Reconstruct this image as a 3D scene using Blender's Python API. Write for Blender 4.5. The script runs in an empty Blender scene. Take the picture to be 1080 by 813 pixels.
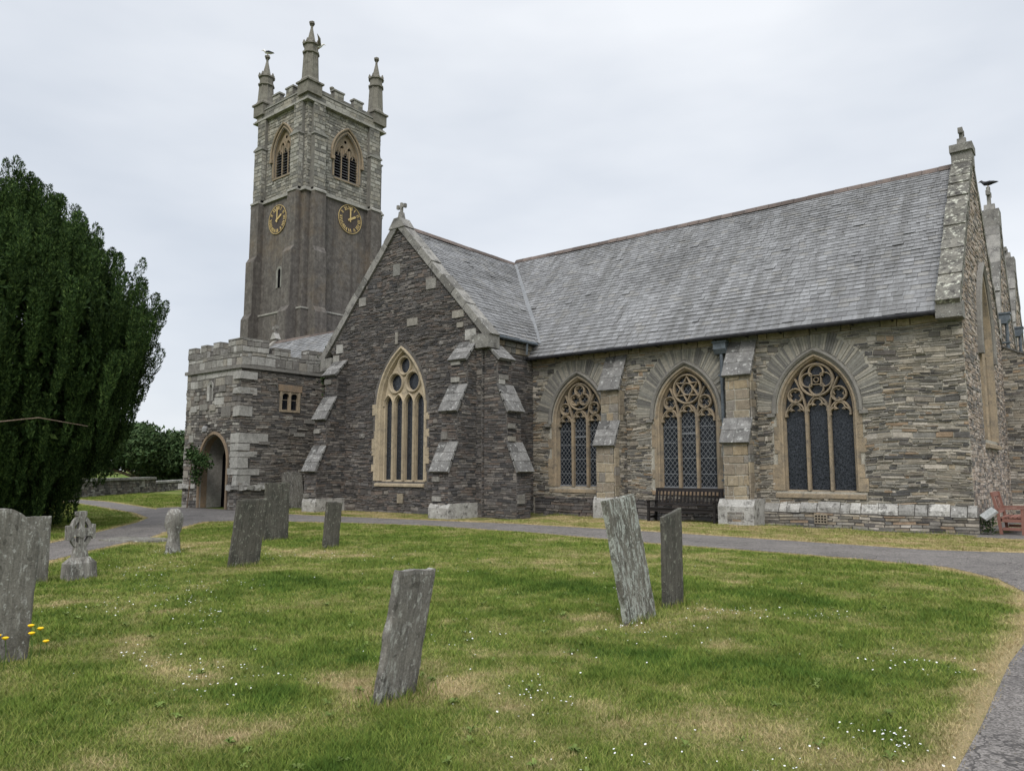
import bpy, math, random
import numpy as np
from mathutils import Vector, Matrix
from mathutils.geometry import tessellate_polygon

# ------------------------------------------------------------------ camera, sky, sun, exposure
S = bpy.context.scene
col = S.collection
R = math.radians
PITCH, YAW, EYE = 6.42, 38.5, 1.6
cam = bpy.data.cameras.new('camera'); cam.lens = 26.23; cam.sensor_width = 36; cam.sensor_fit = 'HORIZONTAL'
cam.clip_start = 0.05; cam.clip_end = 3000
co = bpy.data.objects.new('camera', cam); col.objects.link(co)
co.location = (0, 0, EYE); co.rotation_euler = (R(90 + PITCH), 0, R(YAW)); S.camera = co

SUN_EL, SUN_AZ = 44, 150          # azimuth clockwise from north (+Y)
w = bpy.data.worlds.new('World'); S.world = w; w.use_nodes = True
nt = w.node_tree; nt.nodes.clear()
def wn(t, **k):
    n = nt.nodes.new(t)
    for a, b in k.items(): setattr(n, a, b)
    return n
sky = wn('ShaderNodeTexSky', sky_type='NISHITA', sun_disc=False)
sky.sun_elevation = R(SUN_EL); sky.sun_rotation = R(SUN_AZ); sky.air_density = 1.0; sky.dust_density = 2.0
bg1 = wn('ShaderNodeBackground'); bg1.inputs[1].default_value = 0.10
nt.links.new(sky.outputs[0], bg1.inputs[0])
tc = wn('ShaderNodeTexCoord'); mp = wn('ShaderNodeMapping'); mp.inputs['Scale'].default_value = (1.0, 1.0, 3.0)
nt.links.new(tc.outputs['Generated'], mp.inputs[0])
cn = wn('ShaderNodeTexNoise'); cn.inputs['Scale'].default_value = 1.3; cn.inputs['Detail'].default_value = 5; cn.inputs['Roughness'].default_value = .5
nt.links.new(mp.outputs[0], cn.inputs['Vector'])
cr = wn('ShaderNodeValToRGB'); cr.color_ramp.elements[0].position = .34; cr.color_ramp.elements[1].position = .66
cr.color_ramp.elements[0].color = (.50, .54, .60, 1); cr.color_ramp.elements[1].color = (.74, .76, .79, 1)
nt.links.new(cn.outputs[0], cr.inputs[0])
bg2 = wn('ShaderNodeBackground')
# an overcast sky is up to three times brighter overhead than at the horizon
sx_ = wn('ShaderNodeSeparateXYZ'); nt.links.new(tc.outputs['Generated'], sx_.inputs[0])
mr = wn('ShaderNodeMapRange'); nt.links.new(sx_.outputs['Z'], mr.inputs[0])
for i_, v_ in ((1, .56), (2, 1.0), (3, 1.0), (4, 3.4)): mr.inputs[i_].default_value = v_
nt.links.new(mr.outputs[0], bg2.inputs[1])
nt.links.new(cr.outputs[0], bg2.inputs[0])
mx = wn('ShaderNodeMixShader'); mx.inputs[0].default_value = .9
nt.links.new(bg1.outputs[0], mx.inputs[1]); nt.links.new(bg2.outputs[0], mx.inputs[2])
wo = wn('ShaderNodeOutputWorld'); nt.links.new(mx.outputs[0], wo.inputs[0])

sl = bpy.data.lights.new('sun', 'SUN'); sl.energy = 1.5; sl.angle = R(25); sl.color = (1, .96, .9)
so = bpy.data.objects.new('sun', sl); col.objects.link(so)
so.rotation_euler = (R(90 - SUN_EL), 0, R(180 - SUN_AZ)); so.location = (20, -30, 60)
S.view_settings.view_transform = 'Standard'; S.view_settings.look = 'None'
S.view_settings.exposure = 0.42; S.view_settings.gamma = 1

# ------------------------------------------------------------------ helpers
rnd = random.Random(7)
class MB:
    def __init__(s): s.v = []; s.f = []; s.m = []
    def add(s, vs, fs, m=0):
        b = len(s.v); s.v += [tuple(p) for p in vs]
        s.f += [tuple(i + b for i in f) for f in fs]; s.m += [m] * len(fs)
    def hexa(s, p, m=0):      # p: 4 bottom (ccw from outside below) then 4 top
        s.add(p, [(3, 2, 1, 0), (4, 5, 6, 7), (0, 1, 5, 4), (1, 2, 6, 5), (2, 3, 7, 6), (3, 0, 4, 7)], m)
    def box(s, x0, x1, y0, y1, z0, z1, m=0):
        s.hexa([(x0, y0, z0), (x1, y0, z0), (x1, y1, z0), (x0, y1, z0), (x0, y0, z1), (x1, y0, z1), (x1, y1, z1), (x0, y1, z1)], m)
    def jbox(s, x0, x1, y0, y1, z0, z1, m=0, j=.02):
        q = lambda: rnd.uniform(-j, j)
        s.hexa([(x + q(), y + q(), z + q()) for x, y, z in ((x0, y0, z0), (x1, y0, z0), (x1, y1, z0), (x0, y1, z0), (x0, y0, z1), (x1, y0, z1), (x1, y1, z1), (x0, y1, z1))], m)
    def tube(s, pts, rad, n=8, m=0, caps=True, sq=None):
        pts = [Vector(p) for p in pts]; b = len(s.v); k = len(pts)
        if not hasattr(rad, '__len__'): rad = [rad] * k
        t0 = (pts[1] - pts[0]).normalized()
        a = t0.orthogonal().normalized()
        for i, p in enumerate(pts):
            t = (pts[min(i + 1, k - 1)] - pts[max(i - 1, 0)]).normalized()
            a = (a - t * a.dot(t)); a = a.normalized() if a.length > 1e-6 else t.orthogonal().normalized()
            c = t.cross(a)
            for j in range(n):
                an = 2 * math.pi * j / n
                s.v.append(tuple(p + (a * math.cos(an) + c * math.sin(an)) * rad[i]))
        for i in range(k - 1):
            for j in range(n):
                j2 = (j + 1) % n
                s.f.append((b + i * n + j, b + i * n + j2, b + (i + 1) * n + j2, b + (i + 1) * n + j)); s.m.append(m)
        if caps:
            s.f.append(tuple(b + j for j in reversed(range(n)))); s.m.append(m)
            s.f.append(tuple(b + (k - 1) * n + j for j in range(n))); s.m.append(m)
    def lathe(s, c, prof, n=8, m=0, rot=0):
        b = len(s.v); k = len(prof)
        for r, z in prof:
            for j in range(n):
                an = rot + 2 * math.pi * j / n
                s.v.append((c[0] + r * math.cos(an), c[1] + r * math.sin(an), c[2] + z))
        for i in range(k - 1):
            for j in range(n):
                j2 = (j + 1) % n
                s.f.append((b + i * n + j, b + i * n + j2, b + (i + 1) * n + j2, b + (i + 1) * n + j)); s.m.append(m)
        s.f.append(tuple(b + j for j in reversed(range(n)))); s.m.append(m)
        s.f.append(tuple(b + (k - 1) * n + j for j in range(n))); s.m.append(m)
    def build(s, name, mats, parent=None, smooth=False, loc=None):
        me = bpy.data.meshes.new(name); me.from_pydata(s.v, [], s.f)
        if not isinstance(mats, (list, tuple)): mats = [mats]
        for m in mats: me.materials.append(m)
        if len(mats) > 1: me.polygons.foreach_set('material_index', s.m)
        if smooth: me.polygons.foreach_set('use_smooth', [True] * len(s.f))
        me.update()
        o = bpy.data.objects.new(name, me); col.objects.link(o)
        if parent is not None:
            o.parent = parent
            if parent.get('world_parts'): o.matrix_parent_inverse = Matrix.Translation(-Vector(parent.location))
        if loc is not None: o.location = loc
        return o

def tri_mesh(name, P, mat, parent=None, k=3, attr=None):     # P: (n*k,3) array of separate faces
    P = np.asarray(P, dtype=np.float32); n = len(P) // k
    me = bpy.data.meshes.new(name)
    me.vertices.add(n * k); me.vertices.foreach_set('co', P.ravel())
    me.loops.add(n * k); me.loops.foreach_set('vertex_index', np.arange(n * k, dtype=np.int32))
    me.polygons.add(n); me.polygons.foreach_set('loop_start', np.arange(0, n * k, k, dtype=np.int32))
    me.materials.append(mat)
    if attr is not None:
        for an, av in attr.items():
            a = me.attributes.new(an, 'FLOAT', 'POINT'); a.data.foreach_set('value', np.asarray(av, np.float32))
    me.update(calc_edges=True)
    o = bpy.data.objects.new(name, me); col.objects.link(o)
    if parent is not None:
        o.parent = parent
        if parent.get('world_parts'): o.matrix_parent_inverse = Matrix.Translation(-Vector(parent.location))
    return o

def tag(o, label=None, cat=None, group=None, kind=None):
    if label: o['label'] = label
    if cat: o['category'] = cat
    if group: o['group'] = group
    if kind: o['kind'] = kind
    return o
def thing(name, label, cat, loc=(0, 0, 0), rz=0, group=None, world=False):
    o = bpy.data.objects.new(name, None); col.objects.link(o); o.empty_display_size = .3
    o.location = loc; o.rotation_euler = (0, 0, rz)
    if world: o['world_parts'] = 1
    return tag(o, label, cat, group)

# frames: u right, v up, n outward (seen from outside)
class F:
    def __init__(s, o, u, n): s.o = Vector(o); s.u = Vector(u); s.v = Vector((0, 0, 1)); s.n = Vector(n)
    def __call__(s, a, b, c=0.): return s.o + s.u * a + s.v * b + s.n * c
def FS(Y): return F((0, Y, 0), (1, 0, 0), (0, -1, 0))      # u = X
def FE(X): return F((X, 0, 0), (0, 1, 0), (1, 0, 0))       # u = Y
def FW(X): return F((X, 0, 0), (0, -1, 0), (-1, 0, 0))     # u = -Y
def FN(Y): return F((0, Y, 0), (-1, 0, 0), (0, 1, 0))      # u = -X
def side_r(f, u): return F(f(u, 0, 0), -f.n, f.u)          # a = -c
def side_l(f, u): return F(f(u, 0, 0), f.n, -f.u)          # a = c

def inside(p, poly):
    x, y = p; c = False; j = len(poly) - 1
    for i in range(len(poly)):
        xi, yi = poly[i]; xj, yj = poly[j]
        if (yi > y) != (yj > y) and x < (xj - xi) * (y - yi) / (yj - yi) + xi: c = not c
        j = i
    return c
def bbox(poly):
    xs = [p[0] for p in poly]; ys = [p[1] for p in poly]
    return min(xs), max(xs), min(ys), max(ys)

def wall(mb, f, outline, holes=(), c=0., m=0):
    loops = [outline] + list(holes)
    pts = [p for l in loops for p in l]
    tris = tessellate_polygon([[Vector((p[0], p[1], 0)) for p in l] for l in loops])
    fs = []
    for t in tris:
        a, b, d = (pts[i] for i in t)
        cr_ = (b[0] - a[0]) * (d[1] - a[1]) - (b[1] - a[1]) * (d[0] - a[0])
        fs.append(t if cr_ > 0 else t[::-1])
    mb.add([f(p[0], p[1], c) for p in pts], fs, m)

def prism(mb, f, poly, c0, c1, m=0):      # solid slab of a ccw (u,v) outline from depth c0 (back) to c1 (front)
    n = len(poly)
    mb.add([f(p[0], p[1], c1) for p in poly] + [f(p[0], p[1], c0) for p in poly],
           [tuple(range(n)), tuple(reversed(range(n, 2 * n)))] + [(i, i + n, (i + 1) % n + n, (i + 1) % n) for i in range(n)], m)

def rubble(mb, f, outline, holes=(), hr=(.05, .11), lr=(.15, .6), pr=(.008, .035), gap=.011, m=1, jit=.012, c=0., seed=None, wav=.015, big=0.):
    g = random.Random(seed if seed is not None else rnd.random())
    u0, u1, v0, v1 = bbox(outline)
    hb = [(bbox(h), h) for h in holes]
    def ok(p):
        if not inside(p, outline): return False
        for (a, b, d, e), h in hb:
            if a <= p[0] <= b and d <= p[1] <= e and inside(p, h): return False
        return True
    def okr(a, b, d, e):
        i = 1e-3
        return all(ok(p) for p in ((a + i, d + i), (b - i, d + i), (a + i, e - i), (b - i, e - i), ((a + b) / 2, (d + e) / 2), ((a + b) / 2, d + i), ((a + b) / 2, e - i)))
    def stone(a, b, d, e):
        q = gap / 2; pd = c + g.uniform(*pr); j = lambda s: g.uniform(-s, s)
        cs = [(a + q, d + q), (b - q, d + q), (b - q, e - q), (a + q, e - q)]
        bk = []; fr = []
        mu, mv = (a + b) / 2, (d + e) / 2
        for (x, y) in cs:
            ww = wav * math.sin(x * 1.9 + y * .8 + 1.3) + wav * .6 * math.sin(x * 4.3 - y * 1.7)
            x += j(jit); y += j(jit * .55) + ww
            bk.append(f(x, y, c - .01))
            fr.append(f(x + (mu - x) * .06, y + (mv + ww - y) * .14, pd + j(.006)))
        mb.add(bk + fr, [(4, 5, 6, 7), (0, 1, 5, 4), (1, 2, 6, 5), (2, 3, 7, 6), (3, 0, 4, 7)], m)
    v = v0
    while v < v1 - .02:
        h = g.uniform(*hr) if g.random() > big else hr[1] * g.uniform(1.2, 2.)
        h = min(h, v1 - v)
        u = u0 - g.uniform(0, lr[1] * .5)
        while u < u1:
            l = g.uniform(lr[0], lr[1]) * (1 if g.random() > .25 else .55)
            a, b = max(u, u0), min(u + l, u1); u += l
            if b - a < .03: continue
            if h > hr[0] * 1.7 and g.random() < .22:
                k = g.uniform(.35, .65); parts = [(a, b, v, v + h * k), (a, b, v + h * k, v + h)]
            else: parts = [(a, b, v, v + h)]
            for (p, q, d, e) in parts:
                if okr(p, q, d, e): stone(p, q, d, e)
                else:
                    k = max(2, int((q - p) / .07)); s0 = None
                    for i in range(k + 1):          # keep the longest runs that fit
                        x0_, x1_ = p + (q - p) * i / k, p + (q - p) * (i + 1) / k
                        good = i < k and okr(x0_, x1_, d, e)
                        if good and s0 is None: s0 = x0_
                        if not good and s0 is not None:
                            stone(s0, x0_, d, e); s0 = None
        v += h

def arch(a, vs, rise, v0=None, o=0., n=10, uc=0.):
    """pointed arch outline, ccw from bottom left... returns list of (u,v): bottom-right, up right, apex, down left, bottom-left"""
    Rr = (a * a + rise * rise) / (2 * a); off = Rr - a; r = Rr + o
    th = math.acos(max(-1, min(1, off / r))) if r > 0 else 0
    pts = []
    for i in range(n + 1):
        t = th * i / n
        pts.append((uc - off + r * math.cos(t), vs + r * math.sin(t)))
    lf = [(2 * uc - x, y) for x, y in pts[:-1]][::-1]
    pts = pts + lf
    if v0 is not None: pts = [(uc + a + o, v0 - 0)] + pts + [(uc - a - o, v0)]
    return pts
def loft(mb, f, loops, m=0, closed=False):    # loops: list of (poly, c); equal point counts
    n = len(loops[0][0]); b = []
    for poly, c in loops: b.append(len(mb.v)); mb.v += [tuple(f(p[0], p[1], c)) for p in poly]
    for k in range(len(loops) - 1):
        for i in range(n if closed else n - 1):
            j = (i + 1) % n
            mb.f.append((b[k] + i, b[k] + j, b[k + 1] + j, b[k + 1] + i)); mb.m.append(m)
def rib(mb, f, pts, w=.08, cf=-.05, cb=-.2, closed=False, m=0):
    n = len(pts); b = len(mb.v)
    for i in range(n):
        p0 = pts[(i - 1) % n] if closed or i > 0 else pts[i]
        p1 = pts[(i + 1) % n] if closed or i < n - 1 else pts[i]
        tx, ty = p1[0] - p0[0], p1[1] - p0[1]; l = math.hypot(tx, ty) or 1
        nx, ny = -ty / l, tx / l; x, y = pts[i]
        for (s, c) in ((-.5, cb), (-.5, cf - .05), (-.2, cf), (.2, cf), (.5, cf - .05), (.5, cb)):
            mb.v.append(tuple(f(x + nx * w * s, y + ny * w * s, c)))
    for i in range(n if closed else n - 1):
        j = (i + 1) % n
        for k in range(5):
            mb.f.append((b + i * 6 + k, b + j * 6 + k, b + j * 6 + k + 1, b + i * 6 + k + 1)); mb.m.append(m)
def circ(u, v, r, n=20, a0=0, a1=360):
    full = abs(a1 - a0) >= 360
    return [(u + r * math.cos(R(a0 + (a1 - a0) * i / n)), v + r * math.sin(R(a0 + (a1 - a0) * i / n))) for i in range(n if full else n + 1)]
def trefoil(u, v, h, k=1.):     # cusped head of a light: starts at (u-h,v), ends (u+h,v)
    L = circ(u - .52 * h, v + .28 * h, .5 * h, 6, 205, 55)
    T = circ(u, v + .85 * h * k, .52 * h, 8, 205, -25)
    Rr = [(2 * u - x, y) for x, y in L][::-1]
    return [(u - h, v)] + L + T + Rr + [(u + h, v)]

# ------------------------------------------------------------------ materials
class NM:
    def __init__(s, name, rough=.9, spec=.08):
        s.mat = bpy.data.materials.new(name); s.mat.use_nodes = True; s.t = s.mat.node_tree
        s.b = s.t.nodes['Principled BSDF']; s.b.inputs['Roughness'].default_value = rough
        s.b.inputs['Specular IOR Level'].default_value = spec
    def n(s, t, ins=None, **k):
        x = s.t.nodes.new(t)
        for a, b in k.items(): setattr(x, a, b)
        for a, b in (ins or {}).items():
            if isinstance(b, bpy.types.NodeSocket): s.t.links.new(b, x.inputs[a])
            else: x.inputs[a].default_value = b
        return x
    def pos(s): return s.n('ShaderNodeNewGeometry').outputs['Position']
    def obj(s): return s.n('ShaderNodeTexCoord').outputs['Object']
    def rand(s): return s.n('ShaderNodeNewGeometry').outputs['Random Per Island']
    def noise(s, vec, scale, detail=4, rough=.6, sc=None):
        if sc: vec = s.n('ShaderNodeMapping', {0: vec, 'Scale': sc}).outputs[0]
        return s.n('ShaderNodeTexNoise', {'Vector': vec, 'Scale': scale, 'Detail': detail, 'Roughness': rough}).outputs[0]
    def ramp(s, fac, stops, interp='LINEAR'):
        x = s.n('ShaderNodeValToRGB', {0: fac}); r = x.color_ramp; r.interpolation = interp
        while len(r.elements) < len(stops): r.elements.new(.5)
        for e, (p, c) in zip(r.elements, stops): e.position = p; e.color = (*c, 1) if len(c) == 3 else c
        return x.outputs[0]
    def fr(s, fac, a, b, lo=0., hi=1.):
        return s.n('ShaderNodeMapRange', {0: fac, 1: a, 2: b, 3: lo, 4: hi}).outputs[0]
    def mix(s, fac, a, b, mode='MIX'):
        x = s.n('ShaderNodeMix', data_type='RGBA', blend_type=mode)
        for i, q in ((0, fac), (6, a), (7, b)):
            if isinstance(q, bpy.types.NodeSocket): s.t.links.new(q, x.inputs[i])
            else: x.inputs[i].default_value = q if not isinstance(q, tuple) else (*q, 1)[:4]
        return x.outputs[2]
    def math(s, op, a, b=0.):
        return s.n('ShaderNodeMath', {0: a, 1: b}, operation=op).outputs[0]
    def mulv(s, colr, fac, lo, hi):       # brightness variation
        k = s.fr(fac, .25, .75, lo, hi)
        return s.mix(1., colr, s.n('ShaderNodeCombineColor', {0: k, 1: k, 2: k}).outputs[0], 'MULTIPLY')
    def bump(s, h, strength=.5, dist=.02):
        x = s.n('ShaderNodeBump', {'Height': h, 'Strength': strength, 'Distance': dist})
        s.t.links.new(x.outputs[0], s.b.inputs['Normal'])
    def out(s, colr):
        if isinstance(colr, tuple): s.b.inputs['Base Color'].default_value = (*colr, 1)
        else: s.t.links.new(colr, s.b.inputs['Base Color'])
        return s.mat

def stones(name, cols, lichen=.0, lcol=(.5, .5, .46), patch=None, tint=None, rough=.92):
    """masonry: one colour per laid stone, weathering noise, pale lichen spots"""
    k = NM(name, rough); p = k.pos()
    n = len(cols)
    c = k.ramp(k.rand(), [((i + .0) / n, q) for i, q in enumerate(cols)], 'CONSTANT')
    c = k.mulv(c, k.noise(p, 7, 6, .7), .62, 1.32)
    big = k.noise(p, .55, 3, .55)
    if patch: c = k.mix(k.fr(big, .48, .68, 0, patch[1]), c, patch[0])
    c = k.mulv(c, k.noise(p, 1.1, 4, .6), .76, 1.22)
    c = k.mulv(c, k.noise(p, 30, 3, .7), .72, 1.25)
    if lichen > 0:
        l = k.noise(p, 9, 4, .65); c = k.mix(k.fr(l, .72 - lichen * .3, .80 - lichen * .3, 0, .75), c, lcol)
    k.bump(k.noise(p, 38, 5, .7), .55, .012)
    return k.out(c)
def rough_mat(name, a, b, sc=3., lichen=0., lcol=(.5, .5, .45), bsc=40, bs=.5, streak=None, rough=.92, dark=None, island=0., speck=0.):
    """one weathered surface: two tones by noise, fine grain, lichen"""
    k = NM(name, rough); p = k.pos()
    c = k.mix(k.fr(k.noise(p, sc, 6, .65), .35, .65), a, b)
    if speck: c = k.mulv(c, k.noise(p, speck, 4, .75), .62, 1.4)
    if island: c = k.mulv(c, k.rand(), 1 - island, 1 + island)
    c = k.mulv(c, k.noise(p, 26, 4, .7), .7, 1.28)
    if streak: c = k.mix(k.fr(k.noise(p, 1, 5, .6, streak[0]), .5, .68, 0, streak[2]), c, streak[1])
    if dark: c = k.mix(k.fr(k.noise(p, dark[0], 5, .7), .52, .66, 0, dark[2]), c, dark[1])
    if lichen > 0:
        l = k.noise(p, 8, 5, .7); c = k.mix(k.fr(l, .70 - lichen * .3, .78 - lichen * .3, 0, .8), c, lcol)
    k.bump(k.noise(p, bsc, 5, .7), bs, .02)
    return k.out(c)

M = {}
M['mortar'] = rough_mat('lime_mortar', (.27, .255, .215), (.42, .395, .34), 9)
M['mortar_dark'] = rough_mat('dark_mortar', (.085, .078, .072), (.15, .14, .13), 4)
M['nave_stone'] = stones('slatestone_rubble', [(0.258, 0.233, 0.191), (0.196, 0.183, 0.162), (0.310, 0.278, 0.230), (0.171, 0.163, 0.146), (0.238, 0.223, 0.196), (0.341, 0.306, 0.254), (0.217, 0.193, 0.162), (0.124, 0.118, 0.112), (0.290, 0.243, 0.181), (0.269, 0.253, 0.225), (0.279, 0.208, 0.146), (0.217, 0.208, 0.191), (0.103, 0.100, 0.098), (0.290, 0.263, 0.220), (0.233, 0.223, 0.201), (0.424, 0.386, 0.333), (0.078, 0.074, 0.070), (0.382, 0.351, 0.308), (0.135, 0.123, 0.115)], .22, lcol=(0.465, 0.441, 0.401), patch=((0.341, 0.288, 0.205), .3))
M['trans_stone'] = stones('dark_slatestone', [(.125, .116, .112), (.085, .082, .081), (.155, .143, .134), (.10, .091, .086), (.185, .168, .153), (.14, .118, .106), (.07, .068, .069), (.165, .135, .116), (.13, .123, .119), (.22, .20, .18), (.11, .10, .094)], .12, lcol=(.38, .37, .345), patch=((.065, .062, .062), .4))
M['east_stone'] = stones('pinkish_rubble', [(.34, .28, .23), (.25, .21, .18), (.40, .34, .29), (.20, .18, .165), (.31, .25, .20), (.43, .38, .33), (.16, .15, .14)], .25)
M['porch_stone'] = stones('porch_rubble', [(.17, .157, .142), (.12, .112, .105), (.23, .212, .19), (.15, .132, .118), (.29, .272, .245), (.10, .094, .088), (.20, .172, .146), (.34, .325, .295)], .28, patch=((.10, .092, .086), .3), lcol=(.45, .44, .41))
M['pale_block'] = stones('pale_granite_blocks', [(.29, .28, .255), (.22, .21, .19), (.36, .35, .325), (.17, .16, .147), (.27, .25, .215)], .3, lcol=(.56, .56, .53), patch=((.16, .15, .135), .45))
M['tan_block'] = stones('tan_freestone_blocks', [(.31, .25, .17), (.26, .22, .17), (.34, .285, .205), (.22, .20, .175), (.28, .24, .18), (.19, .185, .17), (.25, .21, .16)], .3, lcol=(.45, .44, .40), patch=((.16, .145, .125), .45))
M['tower_stone'] = stones('tower_ashlar', [(.27, .26, .23), (.19, .185, .165), (.34, .33, .295), (.155, .15, .137), (.25, .235, .20), (.30, .285, .25)], .36, lcol=(.44, .44, .40), patch=((.27, .225, .15), .3))
M['tower_back'] = rough_mat('tower_joint', (.13, .125, .115), (.19, .18, .16), 3)
M['roughcast'] = rough_mat('brown_roughcast', (.094, .085, .078), (.15, .138, .125), 2.2, .2, (.27, .25, .22), 9, 1., ((2.2, 2.2, .12), (.07, .062, .057), .7), dark=(.35, (.20, .15, .095), .3), speck=4.5)
M['roughcast_grey'] = rough_mat('grey_roughcast', (.13, .11, .096), (.18, .16, .14), .5, .18, (.28, .26, .23), 14, .9, ((2.2, 2.2, .12), (.22, .17, .10), .35))
M['dress'] = rough_mat('tan_dressing', (.315, .25, .172), (.215, .182, .138), 2.2, .08, (.46, .44, .38), 45, .35, dark=(5, (.13, .115, .10), .7), island=.12)
M['dress_pale'] = rough_mat('cream_dressing', (.43, .36, .255), (.34, .285, .205), 2.2, .05, (.5, .47, .4), 45, .3, dark=(5, (.17, .15, .125), .55), island=.1)
M['belfry'] = rough_mat('weathered_belfry_dressing', (.29, .225, .155), (.21, .175, .13), 2.4, .2, (.38, .37, .34), 45, .35)
M['dress_red'] = rough_mat('brown_dressing', (.27, .195, .13), (.20, .16, .12), 2.4, .08, (.4, .38, .33), 45, .35)
M['hood'] = rough_mat('grey_hood_stone', (.22, .21, .19), (.16, .152, .14), 4, .14, (.42, .42, .39), 45, .4)
M['cope'] = rough_mat('lichened_coping', (.23, .22, .20), (.15, .145, .135), 4, .42, (.48, .48, .44), 30, .9, dark=(4, (.075, .07, .066), .9), island=.25)
M['cope_spot'] = rough_mat('heavily_lichened_coping', (.21, .20, .17), (.11, .105, .095), 2.5, .5, (.52, .52, .44), 22, .9, dark=(6, (.045, .042, .04), 1.), island=.2)
M['weather'] = rough_mat('weathering_slab', (.185, .18, .172), (.115, .112, .108), 5, .46, (.44, .44, .42), 35, .7, dark=(4, (.065, .062, .06), .85), island=.3)
M['plinth'] = rough_mat('whitened_plinth', (.40, .39, .365), (.27, .26, .24), 3, .36, (.58, .57, .54), 30, .9, dark=(4.5, (.10, .095, .088), .95), island=.25)
M['string'] = rough_mat('pale_string_course', (.36, .35, .32), (.25, .24, .215), 2, .3, (.46, .46, .43), 25, .6, dark=(3, (.12, .115, .105), .7))
M['parapet'] = rough_mat('tower_parapet', (.27, .265, .24), (.20, .195, .178), 1.5, .3, (.40, .40, .37), 20, .7, dark=(2, (.12, .115, .10), .6))
M['pinn'] = rough_mat('pinnacle_stone', (.21, .20, .17), (.15, .14, .12), 2.5, .25, (.33, .32, .27), 20, .7, dark=(3, (.08, .075, .065), .7))
def mat_slates():
    k = NM('roof_slates', .68, .25); p = k.pos()
    c = k.ramp(k.rand(), [(0, (.168, .168, .170)), (.22, (.197, .198, .200)), (.45, (.182, .182, .184)), (.62, (.222, .223, .226)), (.8, (.15, .15, .151)), (.9, (.20, .196, .188))], 'CONSTANT')
    c = k.mulv(c, k.noise(p, 16, 5, .7), .78, 1.22)
    st = k.noise(p, 1, 6, .7, (3.2, .35, .35)); c = k.mix(k.fr(st, .44, .64, 0, .65), c, (.092, .09, .085)); c = k.mulv(c, k.noise(p, .45, 3, .5), .82, 1.18)
    l = k.noise(p, 11, 5, .7); c = k.mix(k.fr(l, .64, .72, 0, .6), c, (.36, .36, .35))
    k.bump(k.noise(p, 50, 4, .6), .3, .006)
    return k.out(c)
M['slate'] = mat_slates()
M['slate_back'] = rough_mat('under_slating', (.07, .07, .075), (.10, .10, .105), 5)
M['ridge'] = rough_mat('clay_ridge', (.135, .105, .09), (.10, .085, .078), 4, .12, (.3, .29, .27), 30, .4, island=.2)
M['lead'] = rough_mat('lead_valley', (.19, .195, .20), (.145, .15, .155), 3, 0, bsc=12, bs=.2, rough=.5)
M['gutter'] = rough_mat('black_iron', (.018, .018, .02), (.035, .035, .037), 6, 0, bs=.1, rough=.5)
M['hopper'] = rough_mat('grey_lead_box', (.13, .15, .17), (.09, .105, .12), 6, 0, bs=.2, rough=.5)
def mat_fan():
    k = NM('slate_voussoirs', .9); p = k.pos()
    c = k.ramp(k.rand(), [(0, (.255, .243, .212)), (.25, (.19, .183, .165)), (.45, (.30, .28, .24)), (.68, (.22, .214, .193)), (.84, (.145, .14, .131))], 'CONSTANT')
    c = k.mulv(c, k.noise(p, 12, 5, .7), .7, 1.25); k.bump(k.noise(p, 40, 4, .7), .5, .01); return k.out(c)
M['fan'] = mat_fan()
def mat_glass(name, crazed):
    k = NM(name, .2, .3); p = k.pos()
    c = k.mix(k.fr(k.noise(p, 14, 3, .5), .3, .7), (.006, .008, .011), (.022, .026, .034))
    if crazed:
        v = k.n('ShaderNodeTexVoronoi', {'Vector': k.n('ShaderNodeMapping', {0: p, 'Scale': (1, 1, .75)}).outputs[0], 'Scale': 17.}, feature='DISTANCE_TO_EDGE').outputs[0]
        c = k.mix(k.fr(v, .02, .10, .32, 0), c, (.11, .12, .14))
    k.bump(k.noise(p, 9, 3, .5), .35, .02)
    return k.out(c)
M['glass'] = mat_glass('dark_window_glass', False); M['glass_lead'] = mat_glass('leaded_window_glass', True)
M['lattice'] = rough_mat('grey_lattice', (.21, .22, .235), (.15, .16, .17), 9, 0, bs=.1, rough=.6)
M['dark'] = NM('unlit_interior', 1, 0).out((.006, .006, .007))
M['louvre'] = rough_mat('louvre_slates', (.12, .12, .125), (.075, .075, .08), 6, island=.2)
M['gold'] = rough_mat('gilding', (.60, .46, .22), (.46, .34, .15), 6, 0, bs=.05, rough=.45)
M['dial'] = rough_mat('dial_back', (.062, .052, .048), (.085, .072, .065), 6, rough=.8)
def mat_slab(name, a, b, stain, lich, lcol=(.34, .36, .31)):
    k = NM(name, .88); p = k.obj()
    c = k.mix(k.fr(k.noise(p, 5, 6, .7), .35, .65), a, b)
    c = k.mulv(c, k.noise(p, 1, 5, .7, (9, 26, 2.2)), .55, 1.38)
    c = k.mix(k.fr(k.noise(p, 2.3, 5, .65), .48, .62, 0, .85), c, stain)
    c = k.mix(k.fr(k.noise(p, 1, 6, .75, (12, 22, 7)), .60 - lich * .2, .68 - lich * .2, 0, .8), c, lcol)
    sp = k.noise(p, 17, 3, .55); c = k.mix(k.fr(sp, .635, .655, 0, .75), c, lcol); sp2 = k.noise(p, 11, 4, .6); c = k.mix(k.fr(sp2, .62, .65, 0, .6), c, (.055, .053, .045))
    c = k.mulv(c, k.noise(p, 60, 3, .6), .7, 1.3)
    k.bump(k.noise(p, 1, 6, .75, (40, 60, 14)), .9, .012)
    return k.out(c)
M['slab_dark'] = mat_slab('dark_slate_headstone', (.105, .098, .082), (.075, .072, .062), (.055, .054, .046), .15, (.22, .22, .18))
M['slab_pale'] = mat_slab('pale_lichened_headstone', (.17, .16, .135), (.11, .105, .088), (.075, .072, .058), .55, (.37, .39, .35))
M['slab_grey'] = mat_slab('grey_headstone', (.20, .19, .165), (.145, .138, .12), (.10, .092, .075), .22, (.36, .36, .33))
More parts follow.
